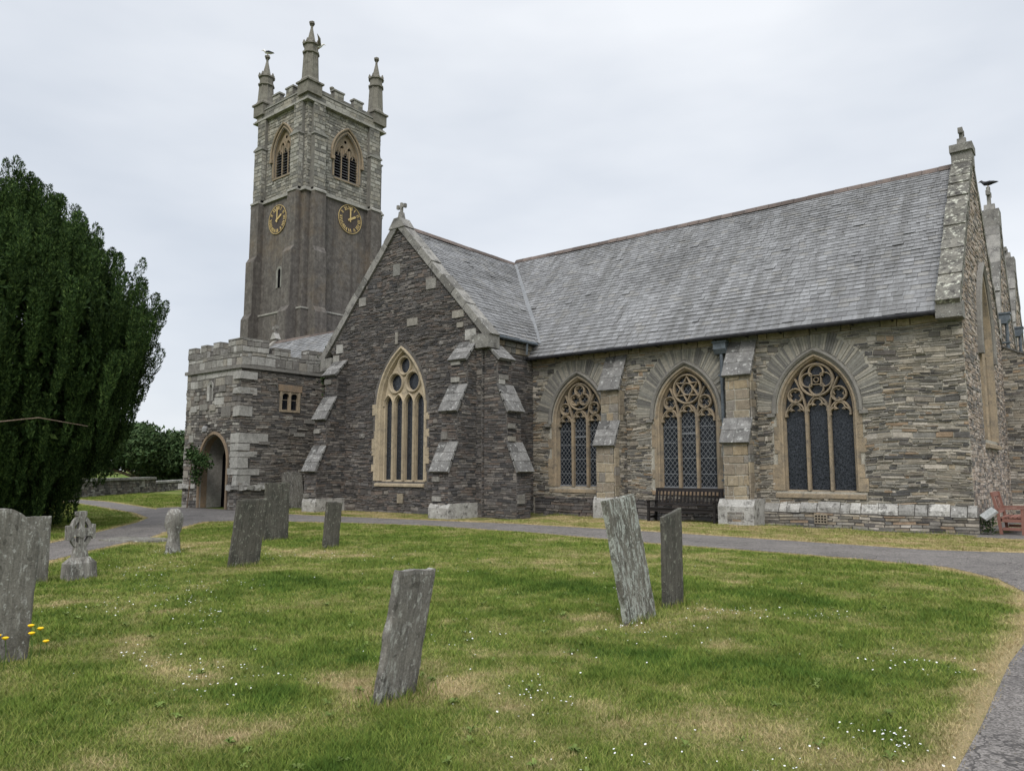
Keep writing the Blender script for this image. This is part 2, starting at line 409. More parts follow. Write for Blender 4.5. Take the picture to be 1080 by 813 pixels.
M['slab_front'] = mat_slab('brown_grey_headstone', (.20, .188, .165), (.125, .118, .106), (.075, .07, .063), .34, (.33, .33, .30))
M['carved'] = mat_slab('carved_cross_stone', (.25, .235, .21), (.17, .16, .145), (.09, .085, .075), .3, (.42, .42, .39))
def mat_wood(name, a, b):
    k = NM(name, .7); p = k.obj()
    c = k.mix(k.fr(k.noise(p, 1, 5, .7, (3, 40, 40)), .35, .65), a, b); c = k.mulv(c, k.rand(), .75, 1.2)
    k.bump(k.noise(p, 1, 4, .6, (4, 60, 60)), .3, .004); return k.out(c)
M['wood_dark'] = mat_wood('black_stained_timber', (.016, .014, .014), (.032, .029, .028))
M['wood_red'] = mat_wood('red_brown_timber', (.18, .088, .068), (.23, .12, .096))
M['door'] = mat_wood('old_oak', (.05, .034, .024), (.08, .055, .04))
def mat_leaf(name, stops, sc=1.2, up=.0):
    k = NM(name, .75, .08); p = k.pos()
    c = k.ramp(k.rand(), stops, 'LINEAR'); c = k.mulv(c, k.noise(p, sc, 3, .6), .6, 1.4)
    return k.out(c)
M['yew'] = mat_leaf('yew_leaves', [(0, (.014, .03, .009)), (.5, (.027, .052, .015)), (.8, (.05, .088, .023)), (1, (.09, .135, .038))], .8)
M['bush'] = mat_leaf('bush_leaves', [(0, (.03, .055, .022)), (.6, (.05, .085, .033)), (1, (.085, .12, .05))], .7)
M['ivy'] = mat_leaf('rose_leaves', [(0, (.02, .045, .015)), (1, (.055, .09, .03))], 3)
M['weed_leaf'] = mat_leaf('weed_leaves', [(0, (.09, .13, .03)), (1, (.14, .18, .05))], 3)
M['bark'] = rough_mat('bark', (.13, .095, .07), (.20, .155, .12), 8, .1, bsc=30, bs=.8)
def mat_asphalt():
    k = NM('worn_asphalt', .9); p = k.pos()
    c = k.mix(k.fr(k.noise(p, .9, 5, .65), .35, .65), (.158, .145, .134), (.12, .111, .104))
    v = k.n('ShaderNodeTexVoronoi', {'Vector': p, 'Scale': 75.}); c = k.mulv(c, v.outputs['Color'], .62, 1.45)
    c = k.mix(k.fr(k.noise(p, 3.5, 5, .7), .54, .68, 0, .5), c, (.075, .07, .068))
    c = k.mix(k.fr(k.noise(p, 26, 3, .8), .66, .72, 0, .7), c, (.30, .25, .16))
    cr_ = k.n('ShaderNodeTexVoronoi', {'Vector': k.n('ShaderNodeVectorMath', {0: p, 1: k.n('ShaderNodeTexNoise', {'Vector': p, 'Scale': 2.5, 'Detail': 4}).outputs['Color']}, operation='ADD').outputs[0], 'Scale': .8}, feature='DISTANCE_TO_EDGE').outputs[0]
    c = k.mix(k.fr(cr_, .004, .012, .8, 0), c, (.05, .047, .045))
    k.bump(v.outputs['Distance'], .6, .01); return k.out(c)
M['asphalt'] = mat_asphalt()
M['bird_white'] = rough_mat('gull_white', (.75, .74, .72), (.62, .60, .58), 20, bs=.1)
M['bird_grey'] = rough_mat('gull_grey', (.22, .20, .19), (.34, .31, .28), 20, bs=.1)
M['bird_dark'] = rough_mat('bird_dark', (.05, .05, .055), (.075, .075, .08), 20, bs=.1)
M['bird_beak'] = NM('beak', .5).out((.5, .3, .06))
M['petal'] = NM('yellow_petal', .6).out((.80, .50, .02))
M['stem'] = NM('green_stem', .7).out((.07, .12, .03))
M['daisy'] = NM('daisy_petal', .7).out((.62, .62, .60))
M['fixture'] = rough_mat('lamp_glass', (.30, .30, .29), (.22, .22, .22), 6, bs=.1)
M['paleblock'] = rough_mat('pale_slab', (.36, .37, .36), (.29, .30, .29), 6, .1, bs=.3)

# ------------------------------------------------------------------ ground
# path outlines (metres, x east along the nave, y north away from the camera)
lawn_edge = [(-.75, -6), (-.75, 4.76), (-.74, 5.67), (-.76, 7.58), (-.70, 9.17), (-.78, 10.74), (-.95, 11.95), (-1.4, 13.25), (-2.2, 14.3), (-3.73, 14.65), (-5.25, 14.78), (-7.87, 14.9), (-11.76, 15.5), (-15.49, 15.5), (-16.98, 15.1), (-19.01, 14.4), (-21.0, 13.6), (-21.9, 12.3), (-19.6, 10.1), (-17.95, 8.75), (-15.97, 6.6), (-14.51, 5.2), (-13.0, 3.2), (-11.5, 0), (-10.5, -6)]
far_edge = [(1.6, -6), (1.6, 17.3), (-1.41, 17.6), (-2.93, 17.07), (-6.16, 17.35), (-9.42, 17.6), (-13.84, 17.6), (-16.9, 17.1), (-19.5, 16.75), (-22, 16.3), (-25.4, 16.25), (-26.9, 16.45), (-31.4, 16.45), (-31.2, 15.4), (-30.26, 14.95), (-34.26, 15.85), (-39.3, 16.9), (-43.5, 17.2), (-43.5, 16.0), (-38.1, 15.2), (-33.4, 14.3), (-28.6, 13.3), (-25.2, 12.2), (-23.2, 10.9), (-19.1, 7.5), (-16.76, 5.4), (-15.4, 3.0), (-14, 0), (-13, -6)]
path_poly = lawn_edge + far_edge[::-1]
def pip(X, Y, poly):
    c = np.zeros(X.shape, bool); j = len(poly) - 1
    for i in range(len(poly)):
        xi, yi = poly[i]; xj, yj = poly[j]
        if yi != yj:
            c ^= ((yi > Y) != (yj > Y)) & (X < (xj - xi) * (Y - yi) / (yj - yi) + xi)
        j = i
    return c
def dist_poly(X, Y, poly, closed=True):
    d = np.full(X.shape, 1e9)
    for i in range(len(poly) if closed else len(poly) - 1):
        ax, ay = poly[i]; bx, by = poly[(i + 1) % len(poly)]
        dx, dy = bx - ax, by - ay; L2 = dx * dx + dy * dy
        t = np.clip(((X - ax) * dx + (Y - ay) * dy) / L2, 0, 1)
        d = np.minimum(d, np.hypot(X - ax - t * dx, Y - ay - t * dy))
    return d
rs = np.random.RandomState(3)
NT = rs.rand(128, 128)
def vnoise(x, y):
    xi = np.floor(x).astype(int); yi = np.floor(y).astype(int); fx = x - xi; fy = y - yi
    fx = fx * fx * (3 - 2 * fx); fy = fy * fy * (3 - 2 * fy)
    g = lambda a, b: NT[a % 128, b % 128]
    return (g(xi, yi) * (1 - fx) + g(xi + 1, yi) * fx) * (1 - fy) + (g(xi, yi + 1) * (1 - fx) + g(xi + 1, yi + 1) * fx) * fy
def fbm(x, y, o=4):
    s = 0; a = .5
    for i in range(o): s = s + a * vnoise(x * 2 ** i + 17 * i, y * 2 ** i + 5 * i); a *= .5
    return s / (1 - .5 ** o)
dry_spots = [(-6.1, 3.2, .38, .25, .95), (-4.4, 3.75, .5, .25, .9), (-7.1, 3.3, .4, .25, .7), (-8.6, 4.1, .7, .3, .6), (-4.0, 6.95, .5, .4, .8), (-3.7, 8.1, .6, .4, .8), (-2.6, 3.6, .6, .4, .6), (-1.9, 4.6, .45, .4, .45), (-8.2, 12.6, 2.2, .7, .45), (-12, 9.5, 1.0, .7, .55), (-11.2, 6.9, .9, .5, .5), (-15.5, 8.6, 1.8, .8, .7), (-4.6, 2.6, .8, .3, .5), (-3.6, 4.2, .5, .35, .5)]
green_spots = [(-4.7, 3.3, .5, .25), (-5.0, 4.2, .35, .2), (-3.2, 2.75, .35, .2), (-3.0, 9.6, 1.2, .4), (-2.3, 6.3, .6, .35), (-9, 6.6, 1.2, .6), (-6.2, 8.6, 1.3, .6), (-3.4, 6.0, .5, .25)]
def dryness(X, Y):
    d = -.1 + np.clip((fbm(X * .9 + 3, Y * .9 + 8) - .40) * 2.2, 0, 1) * .5 + np.clip((fbm(X * 3.1, Y * 3.1) - .42) * 2.4, 0, 1) * .5 + (fbm(X * 8.3 + 60, Y * 8.3) - .5) * .6
    wx = X + .5 * (fbm(X * 2.5 + 40, Y * 2.5) - .5); wy = Y + .5 * (fbm(X * 2.5, Y * 2.5 + 40) - .5)
    for x, y, a, b, s in dry_spots: d = d + .6 * s * np.exp(-((wx - x) / a) ** 2 - ((wy - y) / b) ** 2)
    for x, y, a, b in green_spots: d = d - .55 * np.exp(-((wx - x) / a) ** 2 - ((wy - y) / b) ** 2)
    e = dist_poly(X, Y, path_poly)
    d = d + .95 * np.exp(-(e / (.12 + .16 * fbm(X * 2, Y * 2))) ** 2)
    north = (Y > 17) & (X > -25) & (X < 2)
    d = d + np.where(north, .45 + .5 * (fbm(X * 1.3, Y * 2) - .5), 0)
    return np.clip(d, -.6, 1)

def mat_ground():
    k = NM('turf', .95, .02); p = k.pos()
    d = k.n('ShaderNodeAttribute', attribute_name='dry').outputs['Fac']
    d = k.math('ADD', d, k.fr(k.noise(p, 22, 4, .7), .3, .7, -.3, .3)); d = k.fr(d, -.5, 1)
    c = k.ramp(d, [(0, (.04, .08, .02)), (.33, (.075, .115, .026)), (.55, (.13, .15, .044)), (.75, (.22, .20, .088)), (1, (.32, .255, .14))])
    c = k.mulv(c, k.noise(p, 70, 3, .7), .6, 1.35)
    k.bump(k.noise(p, 60, 5, .7), .9, .03); return k.out(c)
def mat_blade():
    k = NM('grass_blades', .8, .03); p = k.pos()
    d = k.n('ShaderNodeAttribute', attribute_name='dry').outputs['Fac']
    d = k.math('ADD', d, k.fr(k.rand(), 0, 1, -.26, .34)); d = k.fr(d, -.5, 1)
    c = k.ramp(d, [(0, (.06, .108, .02)), (.30, (.115, .165, .031)), (.52, (.185, .215, .052)), (.72, (.27, .25, .10)), (1, (.41, .325, .18))])
    c = k.mulv(c, k.noise(p, 1.4, 3, .6), .75, 1.25)
    k.b.inputs['Transmission Weight'].default_value = 0
    return k.out(c)
M['turf'] = mat_ground(); M['blade'] = mat_blade()
xs = np.concatenate([[-900, -400, -200, -120, -80, -60], np.arange(-50, -24, .6), np.arange(-24, 3, .18), [4, 6, 9, 14, 22, 40, 90, 200, 500, 900]])
ys = np.concatenate([[-900, -300, -100, -40, -20, -10, -5], np.arange(-2, 20, .18), np.arange(20, 42, .8), [45, 50, 60, 80, 120, 200, 400, 900]])
GX, GY = np.meshgrid(xs, ys); nx, ny = len(xs), len(ys)
def ground_z(X, Y):
    near = np.exp(-((np.maximum(np.hypot(X + 6, Y - 8) - 14, 0)) / 6) ** 2)
    e = np.clip(dist_poly(X, Y, path_poly) / .8, 0, 1)
    return np.where(pip(X, Y, path_poly), 0, (fbm(X * .7, Y * .7) - .5) * .10 * near * e + (fbm(X * 2.3, Y * 2.3) - .5) * .03 * near * e)
gme = bpy.data.meshes.new('ground')
gv = np.stack([GX, GY, ground_z(GX, GY)], -1).reshape(-1, 3)
gf = [(j * nx + i, j * nx + i + 1, (j + 1) * nx + i + 1, (j + 1) * nx + i) for j in range(ny - 1) for i in range(nx - 1)]
gme.from_pydata(gv.tolist(), [], gf); gme.materials.append(M['turf'])
at = gme.attributes.new('dry', 'FLOAT', 'POINT'); at.data.foreach_set('value', dryness(GX, GY).ravel().astype(np.float32))
gme.polygons.foreach_set('use_smooth', [True] * len(gf))
go = bpy.data.objects.new('ground', gme); col.objects.link(go); go['kind'] = 'structure'

mb = MB(); tris = tessellate_polygon([[Vector((p[0], p[1], 0)) for p in path_poly]])
fs = []
for t in tris:
    a, b, c = (path_poly[i] for i in t)
    fs.append(t if (b[0] - a[0]) * (c[1] - a[1]) - (b[1] - a[1]) * (c[0] - a[0]) > 0 else t[::-1])
mb.add([(p[0], p[1], .006) for p in path_poly], fs)
tag(mb.build('path', M['asphalt']), kind='structure')
mb = MB(); mb.add([(-2.66, 20.9, .007), (4, 20.9, .007), (4, 40, .007), (-2.66, 40, .007)], [(0, 1, 2, 3)])
mb.add([(-16.4, 21.4, .007), (-2.66, 21.4, .007), (-2.66, 22.0, .007), (-16.4, 22.0, .007)], [(0, 1, 2, 3)])
tag(mb.build('paving', M['asphalt']), kind='structure')

# grass blades
church_zone = [(-31.6, 16.4), (-26.9, 16.4), (-26.9, 19), (-24.6, 19), (-24.6, 17.7), (-23.8, 17.7), (-23.8, 19), (-17.6, 19), (-17.6, 17.8), (-16.4, 17.8), (-15, 19), (-15, 21.4), (-2.6, 21.4), (-2.6, 20.9), (9, 20.9), (9, 60), (-60, 60), (-60, 24), (-31.6, 24)]
N = 1300000
th = R(90 + YAW) + rs.uniform(-R(52), R(52), N); rr = 2.2 + (rs.rand(N) ** 1.55) * 26
X = rr * np.cos(th); Y = rr * np.sin(th)
extra = 120000
X = np.concatenate([X, rs.uniform(-23, 0, extra)]); Y = np.concatenate([Y, rs.uniform(16.3, 21.6, extra)])
X = np.concatenate([X, rs.uniform(-52, -16, 260000)]); Y = np.concatenate([Y, rs.uniform(2, 26, 260000)])
ed = dist_poly(X, Y, path_poly)
keep = (~pip(X, Y, path_poly) | ((ed < .07 * fbm(X * 6, Y * 6)) & (rs.rand(len(X)) < .6))) & ~pip(X, Y, church_zone)
keep &= (ed > .02 + .10 * fbm(X * 3, Y * 3)) | (rs.rand(len(X)) < .25)
X, Y = X[keep], Y[keep]; n = len(X); d = np.hypot(X, Y)
D = dryness(X, Y); lush = np.clip(.35 - D, 0, .7) / .35
tuft = fbm(X * 1.7 + 9, Y * 1.7 + 2)
H = (.014 + .018 * rs.rand(n) + .024 * lush * tuft) * (1 + d * .018); W = .0013 + .00036 * d * (.6 + .5 * rs.rand(n))
an = rs.uniform(0, 2 * np.pi, n); ln = rs.uniform(0, 2 * np.pi, n); k = rs.uniform(.3, 1.3, n) * H
Z = ground_z(X, Y) - .004
P = np.zeros((n, 3, 3)); cx_, sy_ = np.cos(an) * W, np.sin(an) * W
P[:, 0] = np.stack([X - cx_, Y - sy_, Z], -1); P[:, 1] = np.stack([X + cx_, Y + sy_, Z], -1)
P[:, 2] = np.stack([X + np.cos(ln) * k, Y + np.sin(ln) * k, Z + H], -1)
g = tri_mesh('grass', P.reshape(-1, 3), M['blade'], attr={'dry': np.repeat(D, 3)})
tag(g, 'short green and straw coloured grass with dry brown patches on the churchyard lawn', 'grass', kind='stuff')

# daisies: small white heads in loose drifts
cl = [(-10.6, 5.2, .8), (-9.4, 5.6, .7), (-12.2, 6.0, .9), (-8.6, 4.7, .5), (-7.6, 4.4, .5), (-3.4, 8.0, .4), (-3.6, 6.7, .5), (-2.6, 8.6, .4), (-1.3, 6.9, .35), (-1.1, 4.9, .3), (-1.2, 4.2, .35), (-3.3, 4.3, .4), (-5.2, 3.2, .6), (-11.0, 9.2, .9), (-12.4, 8.2, .7), (-6.5, 3.1, .5), (-2.0, 3.7, .7), (-4.4, 5.4, 1.2), (-14.2, 7.2, .8), (-8, 9, 3.0), (-5, 8, 3.0), (-9.0, 3.9, .5)]
P = []
for i in range(950):
    x, y, s = cl[rs.randint(len(cl))]; x += rs.randn() * s * .6; y += rs.randn() * s * .5
    if pip(np.array([x]), np.array([y]), path_poly)[0] or math.hypot(x, y) < 3: continue
    z = .045 + .02 * rs.rand() + float(ground_z(np.array([x]), np.array([y]))[0]); r = .004 + .0045 * rs.rand(); tx, ty = rs.uniform(-.5, .5, 2)
    q = [(x + r * math.cos(a), y + r * math.sin(a), z + r * (tx * math.cos(a) + ty * math.sin(a))) for a in np.arange(6) * math.pi / 3]
    P += q
o = tri_mesh('daisies', np.array(P), M['daisy'], k=6)
tag(o, 'tiny white daisies scattered in drifts through the lawn', 'flowers', kind='stuff')

# ------------------------------------------------------------------ church
church = thing('church', 'grey slatestone parish church with battlemented west tower, clocks and slate roofs', 'church', (-20, 26, 0), world=True)
YN, XE, YT = 22.0, -2.7, 19.1          # south wall, east wall, transept front
fN, fT, fE = FS(YN), FS(YT), FE(XE)
def area(p): return sum(p[i][0] * p[(i + 1) % len(p)][1] - p[(i + 1) % len(p)][0] * p[i][1] for i in range(len(p)))
def ccw(p): return p if area(p) > 0 else p[::-1]
def rect(a, b, c, d): return [(a, c), (b, c), (b, d), (a, d)]

def sub(part, name, mb, mats): return mb.build(name, mats, part) if False else _sub(part, name, mb, mats)
def _sub(part, name, mb, mats):        # a piece of a part: world coordinates, so no offset
    o = mb.build(name, mats); o.parent = part; return o

def fan(f, uc, a, vs, rise, o0, ln, name='relieving_arch', n=70, vlow=0.):
    mb = MB(); g = random.Random(int(abs(uc) * 100))
    inn = arch(a, vs, rise, None, o0, n // 2, uc); out = arch(a, vs, rise, None, o0 + ln, n // 2, uc)
    n_ = len(inn)
    loft(mb, f, [(arch(a, vs, rise, None, o0 + ln * .82, n // 2, uc), .004), (inn, .004)], 1)
    i = 0
    while i < len(inn) - 1:
        j = i + 1
        e = g.uniform(-.22, .14); c = g.uniform(.008, .04)
        p0, p1, q0, q1 = Vector(inn[i]), Vector(inn[j]), Vector(out[i]), Vector(out[j])
        if abs(q0.x - uc) < .28: q0.y = min(q0.y, vs + rise + o0 + ln - .12)
        k = 1 + e
        q0 = p0 + (q0 - p0) * k; q1 = p1 + (q1 - p1) * k
        s = .09
        a0 = p0.lerp(p1, s); a1 = p0.lerp(p1, 1 - s); b0 = q0.lerp(q1, s * .7); b1 = q0.lerp(q1, 1 - s * .7)
        bk = [f(*a1, -.01), f(*b1, -.01), f(*b0, -.01), f(*a0, -.01)]
        bk = [f(*b1, -.01), f(*b0, -.01), f(*a0, -.01), f(*a1, -.01)]
        fr_ = [f(*b1, c), f(*b0, c + .004), f(*a0, c), f(*a1, c)]
        mb.add(bk + fr_, [(4, 5, 6, 7), (0, 1, 5, 4), (1, 2, 6, 5), (2, 3, 7, 6), (3, 0, 4, 7)])
        i = j
    mb.build(name, [M['fan'], M['mortar']], church)
    ln = ln * .86; return [(uc + a + o0 + ln, vs)] + arch(a, vs, rise, None, o0 + ln, 14, uc)[1:-1] + [(uc - a - o0 - ln, vs)]

def frame_mesh(mb, f, a, vs, rise, v0, uc, m=0, depth=.24, quoin=True, fo=.19, seed=1):
    fo = .155
    prof = [(fo, -.02), (fo, .03), (.11, .034), (.09, -.01), (.05, -.035), (.04, -.10), (.0, -depth + .06), (0., -depth)]
    loft(mb, f, [(arch(a, vs, rise, v0, o, 12, uc), c) for o, c in prof], m)
    g = random.Random(seed); v = v0
    while v < vs - .1 and quoin:         # long-and-short jamb blocks
        h = g.uniform(.28, .42); h = min(h, vs - v)
        for s in (-1, 1):
            l = g.choice([.05, .14, .22])
            x0, x1 = uc + s * (a + fo - .02), uc + s * (a + fo + l)
            prism(mb, f, ccw(rect(min(x0, x1), max(x0, x1), v + .006, v + h - .006)), -.02, .026 + g.uniform(0, .008), m)
        v += h

def clipped_lattice(mb, f, poly, cz, step, wd=.011):
    (a, b, c, d) = bbox(poly)
    ys = 1.25
    for sgn in (1, -1):
        t = -6.0
        k0 = int((a * ys * 0 - 20) / step)
        for i in range(-200, 200):
            # lines v = sgn*ys*u + off
            off = i * step
            u = a; run = None; st = .05
            if sgn > 0 and not (c - ys * b - .1 <= off <= d - ys * a + .1): continue
            if sgn < 0 and not (c + ys * a - .1 <= off <= d + ys * b + .1): continue
            while u <= b + st:
                v = sgn * ys * u + off; ok = u <= b and inside((u, v), poly)
                if ok and run is None: run = u
                if not ok and run is not None:
                    if u - st > run:
                        p, q = (run, sgn * ys * run + off), (u - st, sgn * ys * (u - st) + off)
                        mb.add([f(p[0] - wd, p[1], cz), f(p[0] + wd, p[1], cz), f(q[0] + wd, q[1], cz), f(q[0] - wd, q[1], cz)], [(0, 1, 2, 3)] if sgn > 0 else [(0, 1, 2, 3)])
                    run = None
                u += st

def nave_window(uc, kind, seed):
    f = fN; a, vs, rise, v0 = .92, 3.3, 1.42, 1.0
    mb = MB(); frame_mesh(mb, f, a, vs, rise, v0, uc, 0, .26, True, .19, seed)
    # sloping sill and hood mould
    prism(mb, side_r(f, uc + 1.22), ccw([(.25, v0 - .02), (.25, v0 + .03), (-.06, v0 - .10), (-.06, v0 - .20), (.02, v0 - .22)]), -2.44, 0, 1)
    win = mb.build('traceried_window', [M['dress'], M['dress_red'] if kind == 1 else M['dress']], church)
    h = MB(); loft(h, f, [(arch(a, vs, rise, vs - .08, o, 12, uc), c) for o, c in ((.205, .0), (.205, .07), (.26, .115), (.32, .10), (.33, .0))])
    for s in (-1, 1): prism(h, f, ccw(rect(uc + s * 1.27 - .11, uc + s * 1.27 + .11, vs - .17, vs - .07)), -.02, .10)
    _sub(win, 'hood_mould', h, M['hood'])
    t = MB(); tr = lambda p, w=.075, cf=-.07, closed=False: rib(t, f, p, w, cf, -.22, closed)
    for s in (-1, 1): tr([(uc + s * .31, v0), (uc + s * .31, vs + (.1 if kind else .1))], .095, -.05)
    for s in (-1, 0, 1):
        k = trefoil(uc + s * .61, vs - (.18 if s else .04), .27)
        tr(k, .06, -.085)
        top = arch(.29, vs - (.18 if s else .04), .44 if s else .46, None, .0, 6, uc + s * .61); tr(top, .06, -.08)
    V = vs + .86; tr(circ(uc, V, .46, 28), .075, -.06, True)
    for s in (-1, 1):
        tr(circ(uc + s * .6, vs + .43, .205, 16), .06, -.065, True)
        for q in range(4): tr(circ(uc + s * .6 + .085 * math.cos(q * math.pi / 2 + .78), vs + .43 + .085 * math.sin(q * math.pi / 2 + .78), .085, 8, q * 90 + 45 - 110, q * 90 + 45 + 110), .03, -.11)
        # curved bars from the mullions up to the arch
        tr([(uc + s * .31, vs - .02), (uc + s * .36, vs + .25), (uc + s * .46, vs + .62), (uc + s * .60, vs + .92)], .06, -.07)
        tr([(uc + s * .31, vs - .02), (uc + s * .20, vs + .25), (uc + s * .05, vs + .40)], .05, -.085)
    if kind == 0:
        for q in range(3):
            x, y = uc + .215 * math.cos(R(90 + q * 120)), V + .215 * math.sin(R(90 + q * 120))
            tr(circ(x, y, .195, 18), .06, -.075, True)
            for e in range(4): tr(circ(x + .09 * math.cos(R(e * 90)), y + .09 * math.sin(R(e * 90)), .08, 8, e * 90 - 110, e * 90 + 110), .028, -.11)
    elif kind == 1:
        st = []
        for q in range(12):
            r_ = .41 if q % 2 == 0 else .22
            st.append((uc + r_ * math.cos(R(90 + q * 30)), V + r_ * math.sin(R(90 + q * 30))))
        tr(st, .07, -.075, True); tr(circ(uc, V, .19, 18), .055, -.085, True)
    else:
        for q in range(4):
            x, y = uc + .23 * math.cos(R(q * 90)), V + .23 * math.sin(R(q * 90))
            tr(circ(x, y, .2, 12, q * 90 - 128, q * 90 + 128), .05, -.08)
        tr([(uc - .13, V - .13), (uc + .13, V - .13), (uc + .13, V + .13), (uc - .13, V + .13)], .045, -.085, True)
        tr(circ(uc, V, .07, 10), .03, -.1, True)
    _sub(win, 'tracery', t, M['dress'])
    ol = arch(a + .02, vs, rise, v0 - .02, 0, 12, uc)
    gl = MB(); wall(gl, f, ccw(ol), (), -.23)
    _sub(win, 'glass', gl, M['glass_lead'] if kind == 2 else M['glass'])
    if kind < 2:
        la = MB(); clipped_lattice(la, f, ccw(arch(a - .02, vs, rise, v0 + .02, 0, 12, uc)), -.20, .19, .009)
        for vv in (1.45, 1.95, 2.45, 2.95): la.add([f(uc - a, vv, -.195), f(uc + a, vv, -.195), f(uc + a, vv + .02, -.195), f(uc - a, vv + .02, -.195)], [(0, 1, 2, 3)])
        if True:
            la.add([f(uc - a, v0 + .01, -.19), f(uc + a, v0 + .01, -.19), f(uc + a, v0 + .06, -.19), f(uc - a, v0 + .06, -.19)], [(0, 1, 2, 3)])
            la.add([f(uc - .26, 2.72, -.19), f(uc + .26, 2.72, -.19), f(uc + .26, 2.77, -.19), f(uc - .26, 2.77, -.19)], [(0, 1, 2, 3)])
        _sub(win, 'lattice', la, M['lattice'])
    return ccw(arch(a, vs, rise, v0 - .02, .15, 12, uc)), ccw([(uc - 1.2, v0 - .2), (uc + 1.2, v0 - .2)] + arch(a, vs, rise, None, .3, 12, uc))

holes, keep_out = [], []
WC = (-14.52, -10.42, -6.42)
for i, uc in enumerate(WC):
    h, k = nave_window(uc, i, i + 3); holes.append(h); keep_out.append(k)
    keep_out.append(ccw(fan(fN, uc, .92, 3.32, 1.42, .34, .56)))

# nave south wall
mb = MB(); ol = rect(-16.6, XE, 0, 5.72); wall(mb, fN, ol, holes)
rubble(mb, fN, rect(-16.6, XE, .62, 5.42), keep_out, (.03, .085), (.10, .6), (.004, .045), seed=11, big=.06, gap=.013, jit=.016, wav=.025)
rubble(mb, fN, rect(-16.6, XE, 5.44, 5.66), (), (.2, .22), (.4, .9), (.05, .07), m=2, seed=12)
mb.build('south_wall', [M['mortar'], M['nave_stone'], M['tan_block']], church)
# plinth: rubble foot and whitened sloping top course at the eastern bay
mb = MB()
prism(mb, side_r(fN, XE + .10), ccw([(0, 0), (-.14, 0), (-.14, .42), (-.12, .46), (0, .66)]), -5.7, 0, 0)
rubble(mb, FS(YN - .14), rect(-8.3, XE + .10, 0, .40), (), (.05, .10), (.15, .6), (.0, .035), m=1, seed=13)
x0 = -8.3
while x0 < XE - .1:
    l = min(rnd.uniform(.2, .62), XE + .1 - x0); g, h = rnd.uniform(-.03, .03), rnd.uniform(-.05, .04)
    if rnd.random() > .0: prism(mb, side_r(fN, x0 + l - .012), ccw([(0, .40 - h * .4), (-.165 - g, .41 + h * .3), (-.16 - g, .51 + h), (-.03, .68 + h), (0, .70)]), -(l - .02), 0, 2)
    x0 += l
mb.build('plinth', [M['mortar_dark'], M['nave_stone'], M['plinth']], church)
mb = MB()
rubble(mb, FS(YN - .02), rect(-16.4, -8.3, 0, .64), (), (.06, .16), (.18, .6), (.02, .06), m=0, seed=14)
mb.build('plinth', M['trans_stone'], church)
mb = MB()
f = FS(YN - .2)
prism(mb, f, rect(-6.55, -6.2, .10, .38), -.1, .0, 0)
for i in range(4):
    for j in range(3): prism(mb, f, rect(-6.52 + i * .08, -6.47 + i * .08, .14 + j * .075, .18 + j * .075), 0, .004, 1)
mb.build('vent_grille', [M['tan_block'], M['dark']], church)

# roofs -------------------------------------------------------------
def slates(mb, O, U, Sd, ur, s0, s1, c0=.21, c1=.13, wd=(.18, .34), seed=1):
    O, U, Sd = Vector(O), Vector(U), Vector(Sd).normalized(); Nn = U.cross(Sd).normalized()
    g = random.Random(seed); s = s0; row = 0
    while s < s1 - .02:
        e = c0 + (c1 - c0) * (s - s0) / (s1 - s0); t = min(s + e * 1.25, s1)
        ua, ub = ur(s + e * .5); u = ua - g.uniform(0, .3)
        while u < ub:
            l = g.uniform(*wd); a, b = max(u, ua) + .003, min(u + l, ub) - .003; u += l
            if b - a < .03: continue
            j = g.uniform(-.009, .009); sg = .6 * .022 * math.sin(u * .83 + s * .9) + .010 * math.sin(u * .31 - s * 1.7 + 2) - .006 * math.sin(u * 2.1 + s); h0 = .035 + sg + g.uniform(0, .012) + (.02 if g.random() < .012 else 0); h1 = .019 + sg
            P = lambda uu, ss, hh: O + U * uu + Sd * ss + Nn * hh
            mb.add([P(a, s + j, h0), P(b, s + j + g.uniform(-.004, .004), h0 + g.uniform(-.003, .004)), P(b, t, h1), P(a, t, h1), P(a, s + j, h0 - .014), P(b, s + j, h0 - .014)],
                   [(0, 1, 2, 3), (4, 5, 1, 0)], 0)
        s += e; row += 1
def ridge_tiles(part, p, q, rr=.11):
    p, q = Vector(p), Vector(q); n = max(2, int((q - p).length / .45)); mb = MB()
    sd = (q - p).normalized().cross(Vector((0, 0, 1)))
    for i in range(n):
        a, b = p.lerp(q, i / n), p.lerp(q, (i + .97) / n); j = Vector((0, 0, rnd.uniform(-.006, .008)))
        pr_ = [(-.17, -.17), (-.06, -.01), (0, .03), (.06, -.01), (.17, -.17)]
        vs = [a + j + sd * x + Vector((0, 0, z)) for x, z in pr_] + [b + j + sd * x + Vector((0, 0, z)) for x, z in pr_]
        mb.add(vs, [(k, k + 1, k + 6, k + 5) for k in range(4)] + [(4, 3, 2, 1, 0), (5, 6, 7, 8, 9)])
    return _sub(part, 'ridge_tiles', mb, M['ridge'])

